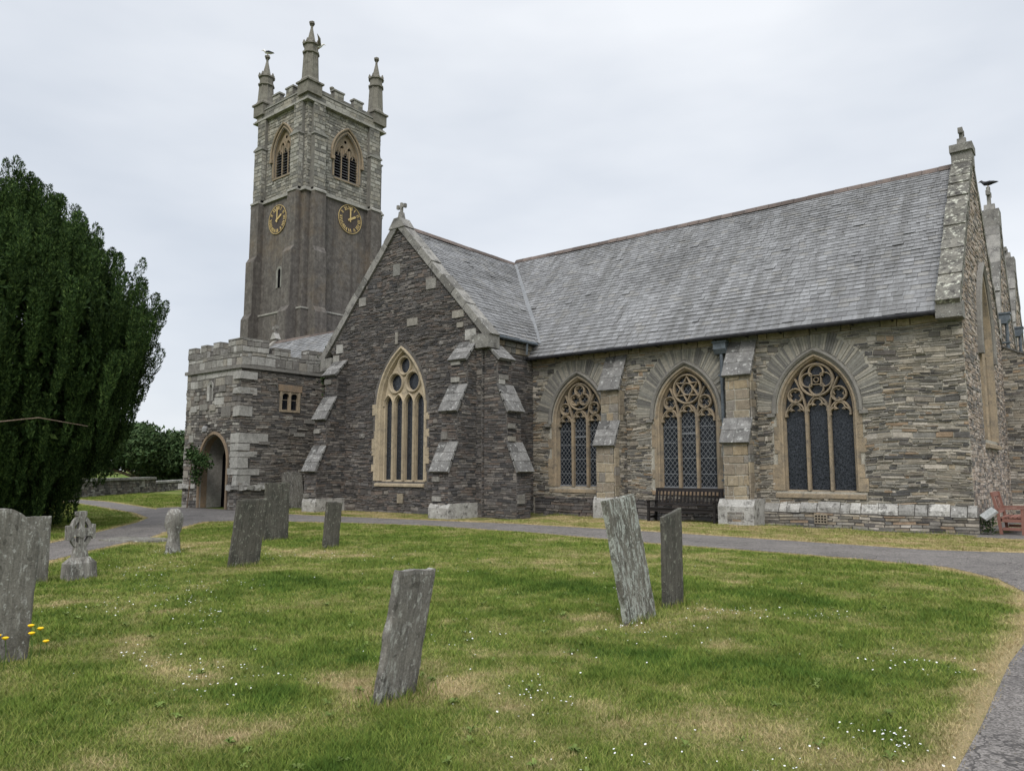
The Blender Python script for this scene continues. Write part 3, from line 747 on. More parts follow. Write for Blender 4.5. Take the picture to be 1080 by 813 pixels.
RY, RZ, EY, EZ = 26.4, 11.1, 21.62, 5.66       # nave ridge / eave
kn = (RZ - EZ) / (RY - EY); SL = math.hypot(RY - EY, RZ - EZ)
TX, TZ, TEX, TEZ = -20.75, 10.95, 4.45, 6.25    # transept ridge x, z, half width, eave z
kt = (TZ - TEZ) / TEX; TSL = math.hypot(TEX, TZ - TEZ)
def valley_x(s):           # x where the nave slope meets the transept's east slope
    z = EZ + (RZ - EZ) * s / SL
    return TX + (TZ - z) / kt if z < TZ else TX
xa = -16.5
mb = MB()
slates(mb, (0, EY, EZ), (1, 0, 0), (0, RY - EY, RZ - EZ), lambda s: (max(min(valley_x(s), xa if EZ + (RZ - EZ) * s / SL < TEZ else 9), -20.8), XE - .46), 0, SL, seed=21)
nrm = Vector((0, -(RZ - EZ), RY - EY)).normalized() * -.03
vb = [Vector(p) + nrm for p in ((xa - .3, EY, EZ), (XE - .1, EY, EZ), (XE - .1, RY, RZ), (TX - .3, RY, RZ))]
mb.add(vb, [(0, 1, 2, 3)], 1)
mb.add([(XE - .1, RY, RZ - .03), (XE - .1, 30.9, 6.2), (-42.8, 30.9, 6.2), (-42.8 + 22, RY, RZ - .03)], [(0, 1, 2, 3)], 1)
roof = mb.build('nave_roof', [M['slate'], M['slate_back']], church)
ridge_tiles(roof, (XE - .46, RY, RZ + .06), (TX, RY, RZ + .06))
# transept roof
mb = MB()
def tr_u(s):               # v runs along +Y from the gable; far end at nave slope valley
    z = TEZ + (TZ - TEZ) * s / TSL
    y = RY - (RZ - z) / kn
    return (YT + .3, max(y, YT + .5))
slates(mb, (TX + TEX, 0, TEZ), (0, 1, 0), (-TEX, 0, TZ - TEZ), tr_u, 0, TSL, seed=22)
mb.add([(TX + TEX, YT + .1, TEZ - .03), (TX + TEX, 22.4, TEZ - .03), (TX, RY, TZ - .03), (TX, YT + .1, TZ - .03)], [(0, 1, 2, 3)], 1)
mb.add([(TX - TEX, YT + .1, TEZ - .03), (TX, YT + .1, TZ - .03), (TX, RY, TZ - .03), (TX - TEX, RY, TEZ - .03)], [(0, 1, 2, 3)], 1)
slates(mb, (TX - TEX, 0, TEZ), (0, -1, 0), (TEX, 0, TZ - TEZ), lambda s: (-RY, -(YT + .3)), 0, TSL, seed=23)
troof = mb.build('transept_roof', [M['slate'], M['slate_back']], church)
ridge_tiles(troof, (TX, YT + .3, TZ + .06), (TX, RY + .1, TZ + .06))
pv = [Vector((valley_x(s) if EZ + (RZ - EZ) * s / SL > TEZ else TX + TEX, EY + (RY - EY) * s / SL, EZ + (RZ - EZ) * s / SL)) for s in (.72, 2, 4, 6, 6.9)]
mb = MB(); q = Vector((.0, -.03, .04))
for a, b in zip(pv[:-1], pv[1:]):
    mb.add([a + q + Vector((-.07, -.05, .03)), a + q + Vector((.14, 0, .01)), b + q + Vector((.14, 0, .01)), b + q + Vector((-.07, -.05, .03))], [(0, 1, 2, 3)])
_sub(troof, 'lead_valley', mb, M['lead'])
mb = MB(); mb.tube([(TX + TEX + .06, YT + .35, TEZ - .06), (TX + TEX + .06, 21.9, TEZ - .06)], .055, 8)
for y in (20.1, 21.2): mb.tube([(TX + TEX + .02, y, TEZ - .08), (TX + TEX - .15, y, TEZ - .12)], .02, 6)
mb.tube([(TX + TEX + .06, 21.3, TEZ - .06), (TX + TEX + .0, 21.35, TEZ - .5)], .04, 8)
mb.build('gutter', M['hopper'], church)
# west aisle roof behind the porch
mb = MB(); AR, AZ = 26.4, 9.35
asl = math.hypot(AR - 21.6, AZ - 5.2)
slates(mb, (0, 21.6, 5.2), (1, 0, 0), (0, AR - 21.6, AZ - 5.2), lambda s: (-39.7, -24.2), 0, asl, .28, .2, seed=24)
mb.add([(-39.8, 21.6, 5.17), (-24, 21.6, 5.17), (-24, AR, AZ - .03), (-39.8, AR, AZ - .03)], [(0, 1, 2, 3)], 1)
mb.add([(-24, AR, AZ - .03), (-24, 30.9, 5.5), (-39.8, 30.9, 5.5), (-39.8, AR, AZ - .03)], [(0, 1, 2, 3)], 1)
ar = mb.build('aisle_roof', [M['slate'], M['slate_back']], church)
ridge_tiles(ar, (-39.7, AR, AZ + .05), (-24.3, AR, AZ + .05))
# middle and north vessels
mb = MB()
for (y0, yr, y1, z) in ((31, 33.9, 36.8, 10.9), (36.8, 39.3, 41.8, 10.2)):
    mb.add([(-42.8, y0, 6.1), (XE - .1, y0, 6.1), (XE - .1, yr, z), (-42.8, yr, z)], [(0, 1, 2, 3)])
    mb.add([(-42.8, yr, z), (XE - .1, yr, z), (XE - .1, y1, 6.1), (-42.8, y1, 6.1)], [(0, 1, 2, 3)])
mb.build('north_roofs', M['slate_back'], church)

# eaves gutter, hopper, downpipe
mb = MB(); mb.tube([(-16.9, EY - .06, EZ - .04), (XE - .5, EY - .06, EZ - .04)], .065, 8)
for i in range(14): mb.tube([(-16.3 + i, EY - .05, EZ - .06), (-16.3 + i, EY + .4, EZ - .08)], .02, 6)
mb.build('gutter', M['gutter'], church)
def hopper(f, u, v, length, c=.16):
    mb = MB(); prism(mb, side_r(f, u + .2), ccw([(0, v), (-.32, v), (-.32, v - .22), (-.22, v - .36), (0, v - .36)]), -.4, 0)
    prism(mb, f, rect(u - .23, u + .23, v - .03, v + .03), -.0, .35)
    h = mb.build('rainwater_hopper', M['hopper'], church)
    t = MB(); t.tube([f(u, v - .3, c), f(u, v - length, c)], .055, 8)
    for k in (1., 2.6, 4.2):
        if k < length: prism(t, f, rect(u - .09, u + .09, v - k - .05, v - k), .0, c + .07)
    _sub(h, 'downpipe', t, M['hopper'])
hopper(fN, -9.12, 5.5, 5.4)

# gable copings -----------------------------------------------------
def coping(f, pts, thick, c0, c1, mat, blocks=9, name='gable_coping', over=.06, seed=3):
    """blocks laid along a sloping line of (u,v) points, thick measured square to the slope"""
    g = random.Random(seed); mb = MB()
    for a, b in zip(pts[:-1], pts[1:]):
        a, b = Vector(a), Vector(b); d = (b - a).normalized(); nn = Vector((-d.y, d.x))
        if nn.y < 0: nn = -nn
        for i in range(blocks):
            p, q = a.lerp(b, (i + .01) / blocks), a.lerp(b, (i + .99) / blocks); t = thick * g.uniform(.88, 1.12); e = g.uniform(-.012, .012)
            prism(mb, f, ccw([tuple(p), tuple(q), tuple(q + nn * t), tuple(p + nn * t)]), c0 + e, c1 + e)
    return mb.build(name, mat, church)
def cross(f, u, v, c, h=.75, w=.5, t=.11, mat='cope', base=.3):
    mb = MB()
    prism(mb, f, ccw([(u - base, v - .05), (u + base, v - .05), (u + base * .45, v + .22), (u + t * .6, v + .34), (u - t * .6, v + .34), (u - base * .45, v + .22)]), c - base * .6, c + base * .6)
    prism(mb, f, rect(u - t / 2, u + t / 2, v + .3, v + .3 + h), c - t / 2, c + t / 2)
    prism(mb, f, rect(u - w / 2, u + w / 2, v + .3 + h * .55, v + .3 + h * .55 + t), c - t / 2 + .002, c + t / 2 - .002)
    for s in (-1, 1): prism(mb, f, rect(u + s * w / 2 - .045, u + s * w / 2 + .045, v + .3 + h * .55 - .03, v + .33 + h * .55 + t), c - t / 2 - .01, c + t / 2 + .01)
    mb.build('gable_cross', M[mat], church)

# transept ----------------------------------------------------------
fa, fs_, frr, fv0 = 1.12, 3.85, 2.1, 1.18     # window half width, spring, rise, sill
tc_u = -20.5
wh = ccw(arch(fa, fs_, frr, fv0 - .02, .2, 14, tc_u))
gab = [(-24.5, 0), (-16.5, 0), (-16.5, 6.2), (TX, 10.9), (-24.5, 6.75)]
mb = MB(); gab = [(-24.5, 0), (-16.5, 0), (-16.5, 6.3), (TX, 10.9), (-24.75, 6.4), (-24.5, 6.2)]
wall(mb, fT, gab, [wh])
ko = [ccw([(tc_u - fa - .34, fv0 - .2), (tc_u + fa + .34, fv0 - .2)] + arch(fa, fs_, frr, None, .34, 12, tc_u))]
rubble(mb, fT, gab, ko, (.03, .085), (.10, .5), (.004, .04), seed=31, big=.05, gap=.012, jit=.016, wav=.02)
g = random.Random(5)
for (u, v, a, b) in ((-18.95, 8.35, .5, .38), (-17.6, 7.05, .55, .26), (-19.9, 7.05, .55, .28), (-22.75, 8.2, .4, .34), (-24.3, 5.95, .38, .5), (-24.1, 6.45, .4, .36), (-17.0, 6.25, .5, .36), (-16.8, 5.85, .42, .34), (-17.5, 6.65, .3, .18), (-17.2, 3.1, .4, .2), (-22.6, 2.9, .3, .18), (-23.3, 7.2, .25, .14), (-18.4, 6.1, .2, .1)):
    prism(mb, fT, rect(u - a / 2, u + a / 2, v - b / 2, v + b / 2), 0, .05, 2)
prism(mb, fT, rect(-21.0, -20.62, 8.95, 9.4), 0, .045, 3); prism(mb, fT, rect(-20.82, -20.68, 6.3, 6.75), 0, .045, 2)
# side walls
fTE = FE(-16.5); wall(mb, fTE, rect(YT, 22.0, 0, 6.2)); rubble(mb, fTE, rect(YT, 21.98, 0, 5.7), (), (.045, .10), (.14, .6), (.008, .04), seed=32)
rubble(mb, fTE, rect(YT, 21.98, 5.72, 6.15), (), (.2, .22), (.4, .8), (.03, .06), m=3, seed=33)
fTW = FW(-24.5); wall(mb, fTW, rect(-30, -YT, 0, 6.2)); rubble(mb, fTW, rect(-22, -YT, 0, 6.1), (), (.05, .11), (.16, .6), (.008, .04), seed=34)
mb.build('transept_wall', [M['mortar_dark'], M['trans_stone'], M['pale_block'], M['tan_block']], church)
coping(fT, [(-25.15, 5.97), (TX, 10.80)], .30, -.42, .10, M['cope'], 8, seed=4)
coping(fT, [(TX, 10.84), (-16.22, 6.01)], .25, -.42, .10, M['cope'], 8, seed=5)
mb = MB(); prism(mb, fT, ccw([(TX - .45, 10.8), (TX + .45, 10.8), (TX + .16, 11.2), (TX - .16, 11.2)]), -.4, .14)
mb.build('apex_stone', M['cope'], church)
cross(fT, TX, 11.14, -.12, .42, .38, .09, base=.17)
mb = MB()   # kneelers
prism(mb, fT, rect(-16.95, -16.1, 5.72, 6.2), -.45, .14); mb.build('kneeler', M['cope'], church); mb = MB(); prism(mb, fT, rect(-25.2, -24.5, 5.62, 6.12), -.45, .13)
mb.build('kneeler', M['cope'], church)

def transept_window():
    f, a, vs, rise, v0, uc = fT, fa, fs_, frr, fv0, tc_u
    mb = MB()
    prof = [(.22, -.02), (.22, .035), (.15, .04), (.12, -.02), (.10, -.05), (.06, -.06), (.03, -.18), (0, -.30), (0, -.34)]
    loft(mb, f, [(arch(a, vs, rise, v0, o, 14, uc), c) for o, c in prof])
    g = random.Random(9); v = v0
    while v < vs + .1:
        h = g.uniform(.25, .45)
        for s in (-1, 1):
            x0, x1 = uc + s * (a + .2), uc + s * (a + .22 + g.choice([.03, .08, .2]))
            prism(mb, f, ccw(rect(min(x0, x1), max(x0, x1), v + .006, v + h - .006)), -.02, .03)
        v += h
    prism(mb, side_r(f, uc + 1.3), ccw([(.34, v0 - .02), (.34, v0 + .05), (-.08, v0 - .12), (-.08, v0 - .2), (.02, v0 - .22)]), -2.6, 0)
    win = mb.build('tall_lancet_window', M['dress_pale'], church)
    # plate tracery pierced by four lancets and three circles
    lw = .215; hs = []; t = MB()
    us = [uc + (i - 1.5) * .56 for i in range(4)]
    for u in us: hs.append(ccw(arch(lw, 4.0, .36, v0, 0, 5, u)))
    cs = [(uc - .46, 4.86, .33), (uc + .46, 4.86, .33), (uc, 5.49, .29)]
    for x, y, r_ in cs: hs.append(circ(x, y, r_, 22))
    body = ccw(arch(a + .01, vs, rise, v0 - .01, 0, 16, uc))
    hs2 = [[(x, max(y, v0 + .02)) for x, y in h] for h in hs]
    wall(t, f, body, hs2, -.20)
    for h in hs2: loft(t, f, [(h, -.20), (h, -.33)], 0, True)
    for x, y, r_ in cs: rib(t, f, circ(x, y, r_ + .05, 26), .11, -.13, -.21, True)
    for i in range(3): rib(t, f, [(uc + (i - 1) * .56, v0), (uc + (i - 1) * .56, 4.05)], .10, -.10, -.21)
    for u in us: rib(t, f, arch(lw + .05, 4.0, .42, None, 0, 6, u), .07, -.13, -.21)
    _sub(win, 'tracery', t, M['dress_pale'])
    gl = MB(); wall(gl, f, body, (), -.31); _sub(win, 'glass', gl, M['glass_lead'])
transept_window()
mb = MB(); prism(mb, fT, rect(-20.55, -20.25, .38, .72), -.01, .06); mb.build('stone_plaque', M['tan_block'], church)

# buttresses --------------------------------------------------------
def buttress(f, u0, u1, stages, vtop, body_mats, seed, quoins=False, plinth=None, over=.07, name='buttress'):
    """stages: (projection, bottom, top of the upright part); a sloped weathering joins each to the next"""
    pr_ = []
    for c, a, b in stages: pr_ += [(c, a), (c, b)]
    poly = [(0, stages[0][1])] + pr_ + [(0, vtop)]
    mb = MB(); fr_, fl = side_r(f, u1), side_l(f, u0)
    pa = ccw([(-c, v) for c, v in poly]); prism(mb, fr_, pa, -(u1 - u0), 0, 0)
    for c, a, b in stages:
        ff = F(f(0, 0, c), f.u, f.n)
        if quoins: rubble(mb, ff, rect(u0, u1, a, b), (), (.22, .34), (.25, .5), (.01, .03), m=2, seed=seed, big=.0)
        else: rubble(mb, ff, rect(u0, u1, a, b), (), (.05, .11), (.15, .5), (.008, .04), m=1, seed=seed)
    rubble(mb, fr_, pa, (), (.05, .11), (.15, .5), (.008, .035), m=1, seed=seed + 1)
    rubble(mb, fl, ccw([(c, v) for c, v in poly]), (), (.05, .11), (.15, .5), (.008, .035), m=1, seed=seed + 2)
    if quoins:
        g = random.Random(seed)
        for c, a, b in stages:
            v = a
            while v < b - .1:
                h = min(g.uniform(.22, .34), b - v); l = g.uniform(.18, .36)
                if c - l > .02: prism(mb, fr_, rect(-c, -c + l, v + .005, v + h - .005), -.02, .045, 2)
                v += h
    else:
        g = random.Random(seed)
        for c, a, b in stages:       # odd pale quoin stones
            for k in range(2):
                v = g.uniform(a, b - .2); prism(mb, f, rect(u0 + .02, u0 + g.uniform(.3, .5), v, v + .16), c - .05, c + .062 + .007 * k, 2)
    bt = mb.build(name, body_mats, church)
    g = random.Random(seed + 7)
    ends = stages[1:] + [(0, vtop, vtop)]
    for (c, a, b), (c2, a2, b2) in zip(stages, ends):
        A, B = Vector((c, b)), Vector((c2, a2)); d = (B - A); L = d.length; d.normalize(); nn = Vector((d.y, -d.x))
        if nn.x < 0: nn = -nn
        k = 3 if L > .75 else 2; w_ = MB()
        for i in range(k):
            p = A + d * (L * i / k - (.12 if i == 0 else .05)); q = A + d * (L * (i + 1) / k); t0 = .11 - .02 * i
            quad = [p, p + nn * t0, q + nn * (t0 - .035), q]
            m_ = g.uniform(.35, .65); um = u0 + (u1 - u0) * m_
            for (x0, x1) in ((u0 - over, um - .004), (um + .004, u1 + over)):
                prism(w_, side_r(f, x1), ccw([(-v_.x, v_.y) for v_ in quad]), -(x1 - x0), 0)
        _sub(bt, 'weathering', w_, M['weather'])
    if plinth:
        pz, po, mat = plinth; c = stages[0][0]; p_ = MB()
        pts = [(0, 0), (-c - po, 0), (-c - po, pz * .72), (-c - .01, pz), (0, pz)]
        prism(p_, side_r(f, u1 + po), ccw(pts), -(u1 - u0 + 2 * po), 0)
        if po > .15: rubble(p_, F(f(0, 0, c + po), f.u, f.n), rect(u0 + .12, u1 - .12, .12, pz * .55), (), (.06, .1), (.15, .3), (.004, .02), m=1, seed=seed)
        _sub(bt, 'plinth', p_, [M[mat], M['nave_stone']])
    return bt
dm = [M['mortar_dark'], M['trans_stone'], M['pale_block']]
st = [(1.35, 0, 1.6), (.95, 2.5, 3.6), (.5, 4.45, 5.35)]
buttress(fT, -24.35, -23.65, st, 5.95, dm, 41, plinth=(.5, .06, 'plinth'))
buttress(fT, -17.45, -16.75, st, 6.0, dm, 44, plinth=(.5, .10, 'plinth'))
buttress(fTE, YT + .12, YT + .85, [(1.4, 0, 1.6), (1.0, 2.5, 3.6), (.6, 4.45, 5.35)], 5.95, dm, 47)
nm = [M['mortar'], M['nave_stone'], M['tan_block']]
buttress(fN, -13.25, -12.58, [(.85, 0, 2.45), (.52, 3.2, 4.3)], 5.45, nm, 51, True, (.72, .10, 'plinth'))
buttress(fN, -8.86, -8.12, [(.85, 0, 2.45), (.55, 3.1, 4.45)], 5.5, nm, 54, True, (.75, .16, 'plinth'))

# east end ----------------------------------------------------------
ea, es, er, ev, eu = 1.25, 5.3, 2.2, 2.45, 26.4
eh = ccw(arch(ea, es, er, ev, .15, 12, eu))
mb = MB(); eg = [(22, 0), (31, 0), (31, 6.1), (26.4, 11.15), (22, 6.0)]
wall(mb, fE, eg, [eh])
rubble(mb, fE, eg, [ccw([(eu - ea - .3, ev - .25), (eu + ea + .3, ev - .25)] + arch(ea, es, er, None, .3, 12, eu))], (.05, .12), (.14, .5), (.004, .03), seed=61, jit=.014)
f2 = FE(XE - .02); e2 = [(31, 0), (36.8, 0), (36.8, 6.1), (33.9, 11.0), (31, 6.1)]; wall(mb, f2, e2); rubble(mb, f2, e2, (), (.08, .16), (.15, .5), (.01, .05), seed=62)
e3 = [(36.8, 0), (41.8, 0), (41.8, 6.1), (39.3, 10.3), (36.8, 6.1)]; wall(mb, f2, e3); rubble(mb, f2, e3, (), (.12, .2), (.2, .6), (.01, .05), seed=63)
mb.build('east_wall', [M['mortar'], M['east_stone']], church)
mb = MB(); prof = [(.2, -.02), (.2, .07), (.08, .06), (.0, -.1), (0, -.3)]
loft(mb, fE, [(arch(ea, es, er, ev, o, 12, eu), c) for o, c in prof])
prism(mb, side_r(fE, eu + ea + .25), ccw([(.3, ev), (.3, ev + .05), (-.12, ev - .14), (-.12, ev - .24), (.02, ev - .24)]), -2 * ea - .5, 0)
ew = mb.build('east_window', M['dress'], church)
h = MB(); loft(h, fE, [(arch(ea, es, er, es - .2, o, 12, eu), c) for o, c in ((.22, 0), (.22, .1), (.30, .16), (.36, .12), (.36, 0))])
for s in (-1, 1): prism(h, fE, ccw(rect(eu + s * 1.55 - .14, eu + s * 1.55 + .14, es - .4, es - .18)), -.02, .15)
_sub(ew, 'hood_mould', h, M['hood'])
t = MB()
for s in (-.42, .42): rib(t, fE, [(eu + s, ev), (eu + s, es + 1.2)], .12, -.06, -.25)
for s in (-1, 0, 1): rib(t, fE, arch(.4, es - .2, .6, None, 0, 6, eu + s * .84), .08, -.1, -.25)
rib(t, fE, circ(eu, es + 1.2, .5), .09, -.1, -.25, True)
_sub(ew, 'tracery', t, M['dress'])
gl = MB(); wall(gl, fE, ccw(arch(ea, es, er, ev, .01, 12, eu)), (), -.27); _sub(ew, 'glass', gl, M['glass_lead'])

coping(fE, [(21.6, 5.70), (26.4, 11.12)], .27, -.50, .05, M['cope_spot'], 19, seed=6)
coping(fE, [(26.4, 11.12), (31.1, 6.0)], .27, -.50, .05, M['cope_spot'], 12, seed=7)
mb = MB(); prism(mb, fE, ccw([(21.5, 5.45), (22.1, 5.45), (22.1, 5.95), (21.5, 5.8)]), -.52, .07); mb.build('kneeler', M['cope'], church)
mb = MB(); prism(mb, fE, rect(26.1, 26.7, 11.0, 11.42), -.50, .06); prism(mb, fE, rect(26.02, 26.78, 11.425, 11.66), -.53, .09)
mb.build('apex_stone', M['cope'], church)
cross(fE, 26.4, 11.60, -.22, .36, .34, .11, base=.2)
for (y0, yr, y1, zr, sd) in ((31.0, 33.9, 36.8, 11.05, 8), (36.8, 39.3, 41.8, 10.35, 9)):
    coping(fE, [(y0, 6.0), (yr, zr)], .3, -.6, .05, M['cope'], 8, seed=sd)
    coping(fE, [(yr, zr), (y1, 6.0)], .3, -.6, .05, M['cope'], 8, seed=sd + 10)
    mb = MB(); prism(mb, fE, rect(yr - .35, yr + .35, zr - .1, zr + .6), -.6, .06); mb.build('apex_stone', M['cope'], church)
    cross(fE, yr, zr + .55, -.27, .75 if sd == 8 else .2, .42, .13)
buttress(fE, 31.05, 31.9, [(2.6, 0, 4.6)], 5.9, [M['mortar'], M['nave_stone'], M['tan_block']], 65, True, name='valley_buttress')
hopper(fE, 31.4, 7.1, 1.7, .2); hopper(fE, 36.8, 7.4, 3.2, .2)

# porch -------------------------------------------------------------
PX0, PX1, PY = -31.2, -27.0, 16.5
fP, fPE = FS(PY), FE(PX1)
da, dv, dr, du = .98, 1.9, 1.1, -28.82
dh = ccw(arch(da, dv, dr, 0, .0, 12, du)); dh = [(x, max(y, .02)) for x, y in dh]
slit = ccw(arch(.1, 5.0, .16, 4.45, 0, 5, -29.25))
mb = MB(); wall(mb, fP, rect(PX0, PX1, 0, 5.75), [dh, slit])
pko = [ccw([(du - da - .17, -.1), (du + da + .17, -.1)] + arch(da, dv, dr, None, .17, 12, du)), ccw(rect(-29.45, -29.05, 4.35, 5.3))]
rubble(mb, fP, rect(PX0, PX1, 0, 3.9), pko, (.07, .17), (.14, .5), (.01, .045), seed=71, m=1)
rubble(mb, fP, rect(PX0, PX1, 3.9, 5.02), pko, (.14, .26), (.2, .55), (.01, .05), seed=72, m=1)
rubble(mb, fP, rect(PX0, PX1, 5.02, 5.72), pko, (.3, .4), (.35, .75), (.01, .03), seed=73, m=2)
g = random.Random(77)
for (u, v, a, b) in ((-30.9, 4.4, .35, .3), (-30.5, 4.15, .5, .25), (-30.3, 4.6, .4, .22), (-29.7, 4.2, .6, .25), (-29.0, 4.15, .45, .25), (-28.5, 4.4, .7, .3), (-30.8, 3.3, .3, .35), (-30.6, 2.9, .35, .3), (-28.3, 4.9, .5, .25), (-27.95, 3.95, .7, .4), (-30.95, 2.2, .4, .35), (-30.9, 1.4, .35, .3)):
    prism(mb, fP, rect(u - a / 2, u + a / 2, v - b / 2, v + b / 2), 0, .06, 2)
wp = rect(18.4, 19.2, 4.1, 4.85)
wall(mb, fPE, rect(PY, 22, 0, 5.75), [wp]); rubble(mb, fPE, rect(PY, 22, 0, 5.6), [ccw(rect(18.26, 19.34, 3.96, 5.2))], (.04, .11), (.12, .6), (.008, .045), seed=74, m=3)
wall(mb, FW(PX0), rect(-22, -PY, 0, 5.75)); rubble(mb, FW(PX0), rect(-22, -PY, 0, 5.7), (), (.1, .2), (.2, .6), (.01, .05), seed=75, m=1)
mb.add([(PX0, PY, 5.7), (PX1, PY, 5.7), (PX1, 22, 5.7), (PX0, 22, 5.7)], [(0, 1, 2, 3)], 0)
# passage behind the arch
loft(mb, fP, [(dh, 0), (dh, -1.0)], 1, False)
M['porch_side'] = stones('brown_slatestone', [(.20, .182, .162), (.14, .13, .12), (.25, .225, .195), (.165, .148, .133), (.29, .268, .236), (.21, .176, .147), (.11, .105, .10)], .2, lcol=(.42, .41, .38), patch=((.085, .08, .078), .4))
g = random.Random(76)
for k in range(9): u, v, a_, b_ = g.uniform(17.2, 21.5), g.uniform(.9, 3.7) if k > 2 else g.uniform(3.0, 3.8), g.uniform(.25, .6), g.uniform(.12, .25); prism(mb, fPE, rect(u - a_ / 2, u + a_ / 2, v - b_ / 2, v + b_ / 2), 0, .05 + .003 * k, 2)
pw = mb.build('porch_wall', [M['mortar_dark'], M['porch_stone'], M['pale_block'], M['porch_side'], M['dress_red']], church)
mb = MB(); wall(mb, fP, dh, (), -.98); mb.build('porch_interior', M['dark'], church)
mb = MB(); loft(mb, fP, [(arch(da, dv, dr, 0.02, o, 12, du), c) for o, c in ((.16, 0), (.16, .05), (.05, .055), (0, -.05), (-.02, -.3))])
dwy = mb.build('doorway_arch', M['dress_red'], church)
mb = MB()    # one leaf of the door stands ajar deep in the passage
for i in range(5): prism(mb, fP, rect(du + .05 + i * .17, du + .21 + i * .17, .04, 2.3 - i * .14), -.93, -.89 + .01 * (i % 2))
mb.build('door', M['door'], church)
mb = MB(); loft(mb, fP, [(arch(.1, 5.0, .16, 4.45, o, 5, -29.25), c) for o, c in ((.12, 0), (.12, .06), (0, .02), (0, -.2))]); sw = mb.build('slit_window', M['pale_block'], church)
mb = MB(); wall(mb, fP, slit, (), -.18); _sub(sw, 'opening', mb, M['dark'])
g = random.Random(78); v = .95; k = 0      # corner quoins
while v < 5.45:
    h = g.uniform(.22, .48); l1, l2 = (g.uniform(.5, .75), g.uniform(.8, 1.35)) if k % 2 else (g.uniform(.35, .5), g.uniform(.45, .7))
    h = min(h, 5.55 - v)
    if g.random() > .1:
        l1 *= g.uniform(.7, 1.2); l2 *= g.uniform(.6, 1.05); e = .045 + g.uniform(0, .03); mb = MB()
        mb.jbox(PX1 - l1, PX1 + e, PY - e, PY + l2, v + .012, v + h - .012, 0, .018); mb.build('quoin', M['pale_block'], church)
    v += h; k += 1
mb = MB(); g = random.Random(79)
for (x0, x1, y0, y1) in ((PX0 - .1, du - da - .2, PY - .12, PY + .02), (du + da + .2, PX1 + .1, PY - .12, PY + .02), (PX1 - .02, PX1 + .12, PY + .05, 19.5)):
    n = max(2, int(max(x1 - x0, y1 - y0) / .3)); mb = MB()
    for i in range(n):
        j = g.uniform(0, .03)
        if x1 - x0 > y1 - y0: mb.jbox(x0 + (x1 - x0) * i / n, x0 + (x1 - x0) * (i + .94) / n, y0 - j, y1, .80 - j, .97 + j, 0, .03)
        else: mb.jbox(x0, x1 + j, y0 + (y1 - y0) * i / n, y0 + (y1 - y0) * (i + .94) / n, .80 - j, .95 + j, 0, .03)
    mb.build('plinth', M['plinth'], church)
mb = MB(); mb.box(PX0 - .1, PX1 + .1, PY - .1, PY + .3, 5.66, 5.80); mb.box(PX1 - .3, PX1 + .098, PY + .3, 22, 5.665, 5.795); mb.build('string_course', M['hood'], church)
def clad_box(mb, x0, x1, y0, y1, z0, z1, seed, hr=(.28, .4), lr=(.3, .7), m=1):
    mb.box(x0, x1, y0, y1, z0, z1, 0)
    rubble(mb, FS(y0), rect(x0, x1, z0, z1), (), hr, lr, (.01, .03), m=m, seed=seed)
    rubble(mb, FE(x1), rect(y0, y1, z0, z1), (), hr, lr, (.01, .03), m=m, seed=seed + 1)
    mb.box(x0 + .01, x1 + .015, y0 - .015, y1 - .01, z1 - .001, z1 + .05, 2)
mb = MB(); cm = [M['mortar_dark'], M['pale_block'], M['hood']]
clad_box(mb, PX0, PX1, PY, PY + .4, 5.8, 6.28, 81); clad_box(mb, PX1 - .4, PX1 + .01, PY + .4, 21.8, 5.8, 6.32, 83)
par = mb.build('porch_parapet', cm, church)
for (x0, x1, y0, y1, z1, sd) in ((PX0 - .02, PX0 + .55, PY - .01, PY + .41, 6.78, 1), (PX0 + 1.0, PX0 + 1.5, PY - .01, PY + .41, 6.82, 2), (PX0 + 2.0, PX0 + 2.55, PY - .01, PY + .41, 6.84, 3), (PX1 - 1.05, PX1 + .02, PY - .01, PY + 1.2, 6.86, 4), (PX1 - .4, PX1 + .02, 17.95, 18.75, 6.62, 5), (PX1 - .4, PX1 + .02, 19.6, 20.6, 6.72, 6)):
    mb = MB(); clad_box(mb, x0, x1, y0, y1, 6.33, z1, 90 + sd * 2, (.22, .3), (.3, .6)); _sub(par, 'merlon', mb, cm)
mb = MB()
for (a, b, c_, d_) in ((18.3, 19.3, 4.0, 4.1), (18.3, 18.4, 4.1, 4.85), (19.2, 19.3, 4.1, 4.85), (18.765, 18.835, 4.1, 4.85)): prism(mb, fPE, rect(a, b, c_, d_), -.14, .045, 0)
wall(mb, fPE, rect(18.38, 19.22, 4.5, 4.87), [ccw(arch(.155, 4.66, .12, 4.52, 0, 5, 18.59)), ccw(arch(.155, 4.66, .12, 4.52, 0, 5, 19.01))], .02, 0)
prism(mb, fPE, rect(18.22, 19.38, 4.87, 5.15), 0, .05, 1)
pwn = mb.build('two_light_window', [M['dress'], M['dress_red']], church)
mb = MB(); wall(mb, fPE, wp, (), -.12); _sub(pwn, 'glass', mb, M['glass'])
cross(FS(AR), -39.6, AZ + .25, 0, .55, .42, .12, 'pale_block')
mb = MB(); prism(mb, FW(-39.7), ccw([(-30.9, 0), (-21.7, 0), (-21.7, 5.3), (-AR, AZ + .2), (-30.9, 5.5)]), -.3, 0); rubble(mb, FS(22.0), rect(-39.9, -31.2, 0, 5.2), (), (.1, .2), (.2, .6), (.02, .05), m=0, seed=99)
mb.add([(-39.9, 22.01, 0), (-24.5, 22.01, 0), (-24.5, 22.01, 5.3), (-39.9, 22.01, 5.3)], [(0, 1, 2, 3)], 1)
mb.build('aisle_wall', [M['porch_stone'], M['mortar_dark']], church)
mb = MB(); p = fP(-29.15, 3.36, 0)
